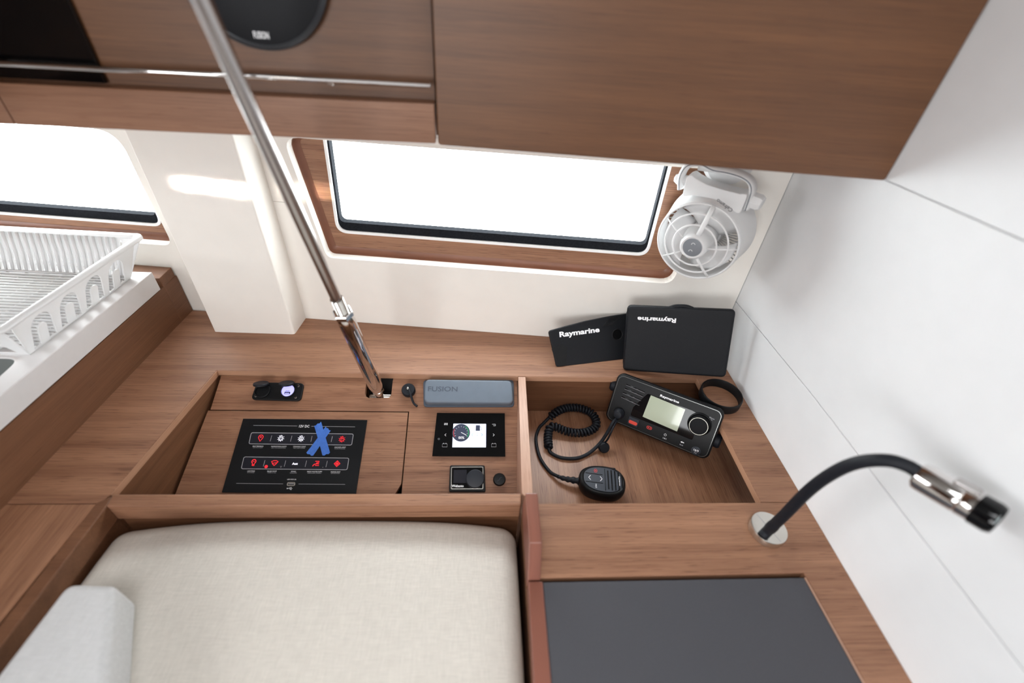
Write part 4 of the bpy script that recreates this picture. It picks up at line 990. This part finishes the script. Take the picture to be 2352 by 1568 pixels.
# find the lean whose top edge just meets the lining
best = None
for dg_ in range(20, 86):
    t_ = math.radians(dg_); vv = back_n * math.cos(t_) + Vector((0, 0, 1)) * math.sin(t_); Ft = frame(pL, uu, vv)
    tp = loc(Ft, 1260, 760); w3 = Ft @ Vector((tp.x, tp.y, 0)); gap = (HO - w3).dot(HN)
    tq = loc(Ft, 1430, 724); w4 = Ft @ Vector((tq.x, tq.y, 0)); gap2 = (HO - w4).dot(HN)
    g_ = min(gap, gap2)
    if best is None or abs(g_ - .009) < best[0]: best = (abs(g_ - .009), Ft)
F2c = best[1]
def c2(px, py): p = loc(F2c, px, py); return (p.x, p.y)
cv2 = thing('display_cover', pL, 'smaller black display sun cover leaning on the lining behind the large one', 'cover')
outl = [c2(1279, 843), c2(1440, 824), c2(1447, 719), c2(1400, 726), c2(1345, 737), c2(1300, 749), c2(1260, 760)]
o = plate('shell', F2c, rpoly(outl, [.004, .002, .004, .03, .04, .03, .006], 4), 'black_tex', cv2, .007, bevel=.0022, seg=3)
tA, tB = Vector(c2(1285, 770)), Vector(c2(1377, 758))
text('lettering', 'Raymarine', F2c, (tA + tB) / 2, (tB - tA).length, 'whiteink', cv2, .035, height=(tB - tA).length * .165, rot=math.atan2((tB - tA).y, (tB - tA).x), z=.0004)
for k in range(7):
    A_, B_ = c2(1382 + k * 4, 752 - k * 1.2), c2(1402 + k * 4.5, 729 - k * .8)
    tube('ridge', [(*A_, .0002), (*B_, .0002)], .0006, 'black', cv2, F2c, seg=6)
plate('finger_tab', F2c, rpoly([c2(1266, 800), c2(1290, 790), c2(1302, 796), c2(1300, 838), c2(1284, 842)], .003), 'black', cv2, .001, top=.0012, bevel=.0004)
c_ = c2(1418, 768); lathe('thumb_dimple', F2c @ T(c_[0], c_[1], 0), [(.010, 0), (.0108, .0007), (.0115, 0)], 'black', cv2, 24)

# ================================================================== READING LAMP
lb = hit(1763, 1216, (0, 0, .006), (0, 0, 1))
lp = thing('reading_lamp', (lb.x, lb.y, 0), 'gooseneck reading lamp with chrome base and head on the desk', 'lamp')
lathe('base', T(lb.x, lb.y, 0), [(.0240, 0), (.0247, .0008), (.0247, .0105), (.0240, .0120), (.0225, .0124), (0, .0124)], 'nickel', lp, 56, label='polished round base')
tube('base_joint', [(lb.x - .009, lb.y + .020, .0125), (lb.x + .006, lb.y - .021, .0125)], .0003, 'greyink', lp, seg=6)
def yv(px, py, y): return hit(px, py, (0, y, 0), (0, 1, 0))
root = hit(1752, 1230, (0, 0, .0124), (0, 0, 1))
neck = [root, yv(1766, 1216, .305), yv(1800, 1184, .302), yv(1860, 1124, .296), yv(1920, 1082, .288), yv(1975, 1061, .279), yv(2035, 1057, .268), yv(2080, 1068, .259), yv(2112, 1086, .251), yv(2130, 1098, .247)]
nk = spline(neck, 8)
tube('gooseneck', nk, [.0069 + .0006 * (1 if 8 < i < 12 else 0) for i in range(len(nk))], 'rubber', lp, seg=18)
h0 = yv(2122, 1098, .248); h1 = yv(2262, 1178, .205)
ax = (h1 - h0).normalized(); up = Vector((0, 0, 1)); xq = (up - ax * up.dot(ax)).normalized(); yq = ax.cross(xq)
FLm = Matrix((xq, yq, ax)).transposed().to_4x4(); FLm.translation = h0; Lh = (h1 - h0).length
lathe('head', FLm, [(.0120, -.006), (.0142, -.004), (.0148, 0), (.0148, Lh * .62), (.0142, Lh * .64), (.0148, Lh * .66), (.0148, Lh * .93), (.0138, Lh), (.0120, Lh)], 'chrome', lp, 48)
lathe('shade_rim', FLm, [(.0148, Lh * .86), (.0156, Lh * .87), (.0156, Lh + .006), (.0140, Lh + .010), (.0125, Lh + .009), (.0122, Lh)], 'gloss', lp, 48)
lathe('lens', FLm, [(0, Lh + .010), (.006, Lh + .009), (.0122, Lh + .004)], mat('lamp lens', rgb(150, 175, 178), .1, coat=1), lp, 32)
plate('switch', FLm @ T(.0140, 0, Lh * .62) @ Matrix.Rotation(PI / 2, 4, 'Y'), rrect(-.010, -.005, .010, .005, .003), 'steel', lp, .004, top=.004, bevel=.001)

# ================================================================== FAN
FCn = hull(1600, 554)
fc0 = hit(1601, 555, (0, .655, 0), (0, 1, 0))
fa = Vector((-.60, -.80, -.02)).normalized()
upt = hit(1651, 440, fc0, fa) - fc0; upv = upt.normalized(); xv = upv.cross(fa)
FF = Matrix((xv, upv, fa)).transposed().to_4x4(); FF.translation = fc0
r0 = (hit(1700, 556, fc0, fa) - fc0).length
fn = thing('cabin_fan', fc0, 'white round cabin fan with grey hub hanging by the window', 'fan')
R = r0
WP = 'white_plastic'
def ringm(r, z, rr, seg=8, n=64): return tube_mesh([(r * math.cos(2 * PI * k / n), r * math.sin(2 * PI * k / n), z) for k in range(n)], rr, seg, True)
# housing: open drum
lathe('housing', FF, [(R * 1.0, 0), (R * 1.02, .001), (R * 1.025, -.004), (R * 1.07, -.035), (R * 1.14, -.070), (R * 1.12, -.072), (R * 1.05, -.035), (R * .985, -.003), (R * .985, 0), (R * 1.0, 0)], WP, fn, 72)
for rr_, z in ((R * .985, .002), (R * .77, .009), (R * .53, .016)): link('guard_ring', ringm(rr_, z, .0015), WP, fn, FF)
hub_z = .012
for k, (dg_, wd) in enumerate(((90, .0042), (25, .0015), (-40, .0030), (-112, .0015), (168, .0015), (62 + 90, .0015)) if False else ((88, .0040), (12, .0013), (-52, .0022), (-134, .0012), (160, .0012))):
    t_ = math.radians(dg_)
    pts = [(r_ * math.cos(t_), r_ * math.sin(t_), z_) for r_, z_ in ((R * .32, .0205), (R * .54, .016), (R * .78, .009), (R * .99, .001))]
    tube('guard_spoke', pts, wd, WP, fn, FF, seg=8, flat=.8)
lathe('hub_shell', FF, [(R * .40, -.014), (R * .36, .006), (R * .335, .0180), (R * .31, .0235), (R * .275, .0255), (R * .24, .0245)], WP, fn, 48)
lathe('hub_button', FF, [(0, .0268), (R * .15, .0264), (R * .232, .0252), (R * .238, .0220)], 'grey_button', fn, 48, label='grey hub button')
decal('hub_symbol', FF, [stroke_mesh(circ(0, .006, .0028, 8, 20, 200), .0006, False, .0272), stroke_mesh(circ(.0, -.006, .0028, 8, 20, 200), .0006, False, .0272)], 'whiteink', fn)
# blades
for b_ in range(3):
    vs, fs = [], []; n1, n2 = 8, 8
    for i in range(n1 + 1):
        rr_ = R * (.36 + .55 * i / n1)
        for k in range(n2 + 1):
            a_ = math.radians(120 * b_ + 20 + (95 + 12 * i / n1) * k / n2 + 10 * i / n1)
            vs.append((rr_ * math.cos(a_), rr_ * math.sin(a_), -.036 + .022 * (k / n2) + .006 * (i / n1) * math.sin(k / n2 * PI)))
    fs = [(i * (n2 + 1) + k, i * (n2 + 1) + k + 1, (i + 1) * (n2 + 1) + k + 1, (i + 1) * (n2 + 1) + k) for i in range(n1) for k in range(n2)]
    me = bpy.data.meshes.new('blade'); me.from_pydata(vs, [], fs); o = link('blade', me, WP, fn, FF, smooth=True); s_ = o.modifiers.new('s', 'SOLIDIFY'); s_.thickness = .0018
lathe('motor', FF, [(R * .36, -.045), (R * .34, -.015), (R * .32, -.014), (0, -.014)], WP, fn, 40)
# rear guard: fine radial vanes
for k in range(60):
    a_ = 2 * PI * k / 60
    tube('rear_vane', [(R * .42 * math.cos(a_), R * .42 * math.sin(a_), -.070), (R * .75 * math.cos(a_ + .10), R * .75 * math.sin(a_ + .10), -.073), (R * 1.12 * math.cos(a_ + .25), R * 1.12 * math.sin(a_ + .25), -.070)], .0011, WP, fn, FF, seg=5)
lathe('rear_plate', FF, [(0, -.076), (R * .42, -.074), (R * .45, -.066), (R * .40, -.045), (0, -.044)], WP, fn, 40)
# neck block from the drum up to the pivots
nb_ = [(-.056, .052), (-.040, .092), (-.050, .128), (-.034, .132), (-.018, .120), (.012, .113), (.032, .118), (.050, .110), (.062, .060), (.045, .056), (.0, .068), (-.035, .060)]
def fl2(px, py, h=-.02): p = loc(FF, px, py, h); return (p.x, p.y)
def z6(x, y, h=-.02): return fl2(1440 + x / 4.611, 360 + y / 4.611, h)
blk = [z6(590, 420), z6(640, 205), z6(690, 185), z6(740, 225), z6(860, 290), z6(1040, 345), z6(1200, 385), z6(1290, 385), z6(1235, 520), z6(1195, 600), z6(1080, 540), z6(880, 430), z6(700, 400)]
plate('neck', FF @ T(0, 0, -.02), rpoly(blk, .004, 3), WP, fn, .028, top=.004, bevel=.003, seg=3)
# stand bracket arching over the neck
arc = [z6(575, 330, -.03), z6(580, 210, -.03), z6(620, 120, -.03), z6(680, 70, -.03), z6(800, 60, -.03), z6(930, 120, -.03), z6(1080, 148, -.03), z6(1220, 190, -.03), z6(1310, 250, -.03), z6(1335, 330, -.03), z6(1310, 430, -.03), z6(1270, 545, -.03)]
sp2 = spline([(*p, -.030) for p in arc], 6)
tube('stand_arm', sp2, .0052, WP, fn, FF, seg=10, flat=2.3, up=(0, 0, 1))
tube('arm_groove', [Vector((p.x, p.y, -.0182)) for p in sp2], .0009, 'grey_button', fn, FF, seg=6)
c_ = z6(1375, 480, -.028); lathe('pivot_knob', FF @ T(c_[0], c_[1], -.030) @ Matrix.Rotation(math.radians(80), 4, 'Y') , [(.0095, -.012), (.0120, -.010), (.0125, .004), (.0100, .008), (0, .009)], WP, fn, 8)
c_ = z6(535, 228, -.03); lathe('pivot_cap', FF @ T(c_[0] + .004, c_[1], -.03) @ Matrix.Rotation(math.radians(-80), 4, 'Y'), [(.0085, -.01), (.0085, .002), (.005, .008), (0, .009)], WP, fn, 16)
# wall foot
wf = hull(1655, 378); Fw = FH @ T(wf[0] + .01, wf[1] + .012, 0)
lathe('wall_foot', Fw, [(.040, .0002), (.0415, .004), (.038, .016), (.020, .024), (0, .026)], WP, fn, 40)
top_arm = FF @ Vector((*z6(760, 62, -.03), -.036)); tube('foot_stem', spline([Fw @ Vector((0, 0, .02)), (Fw @ Vector((0, 0, .04))).lerp(top_arm, .5), top_arm], 6), .013, WP, fn, seg=14)
ft = z6(1040, 500, .0); A_ = Vector(z6(1115, 570, .003)); B_ = Vector(z6(955, 455, .003))
text('lettering', 'Caframo', FF, (A_ + B_) / 2 * 1.0, (B_ - A_).length, mat('print', rgb(60, 60, 64), .6), fn, .01, rot=math.atan2((B_ - A_).y, (B_ - A_).x), z=.0045)

print('objects', len(bpy.data.objects))
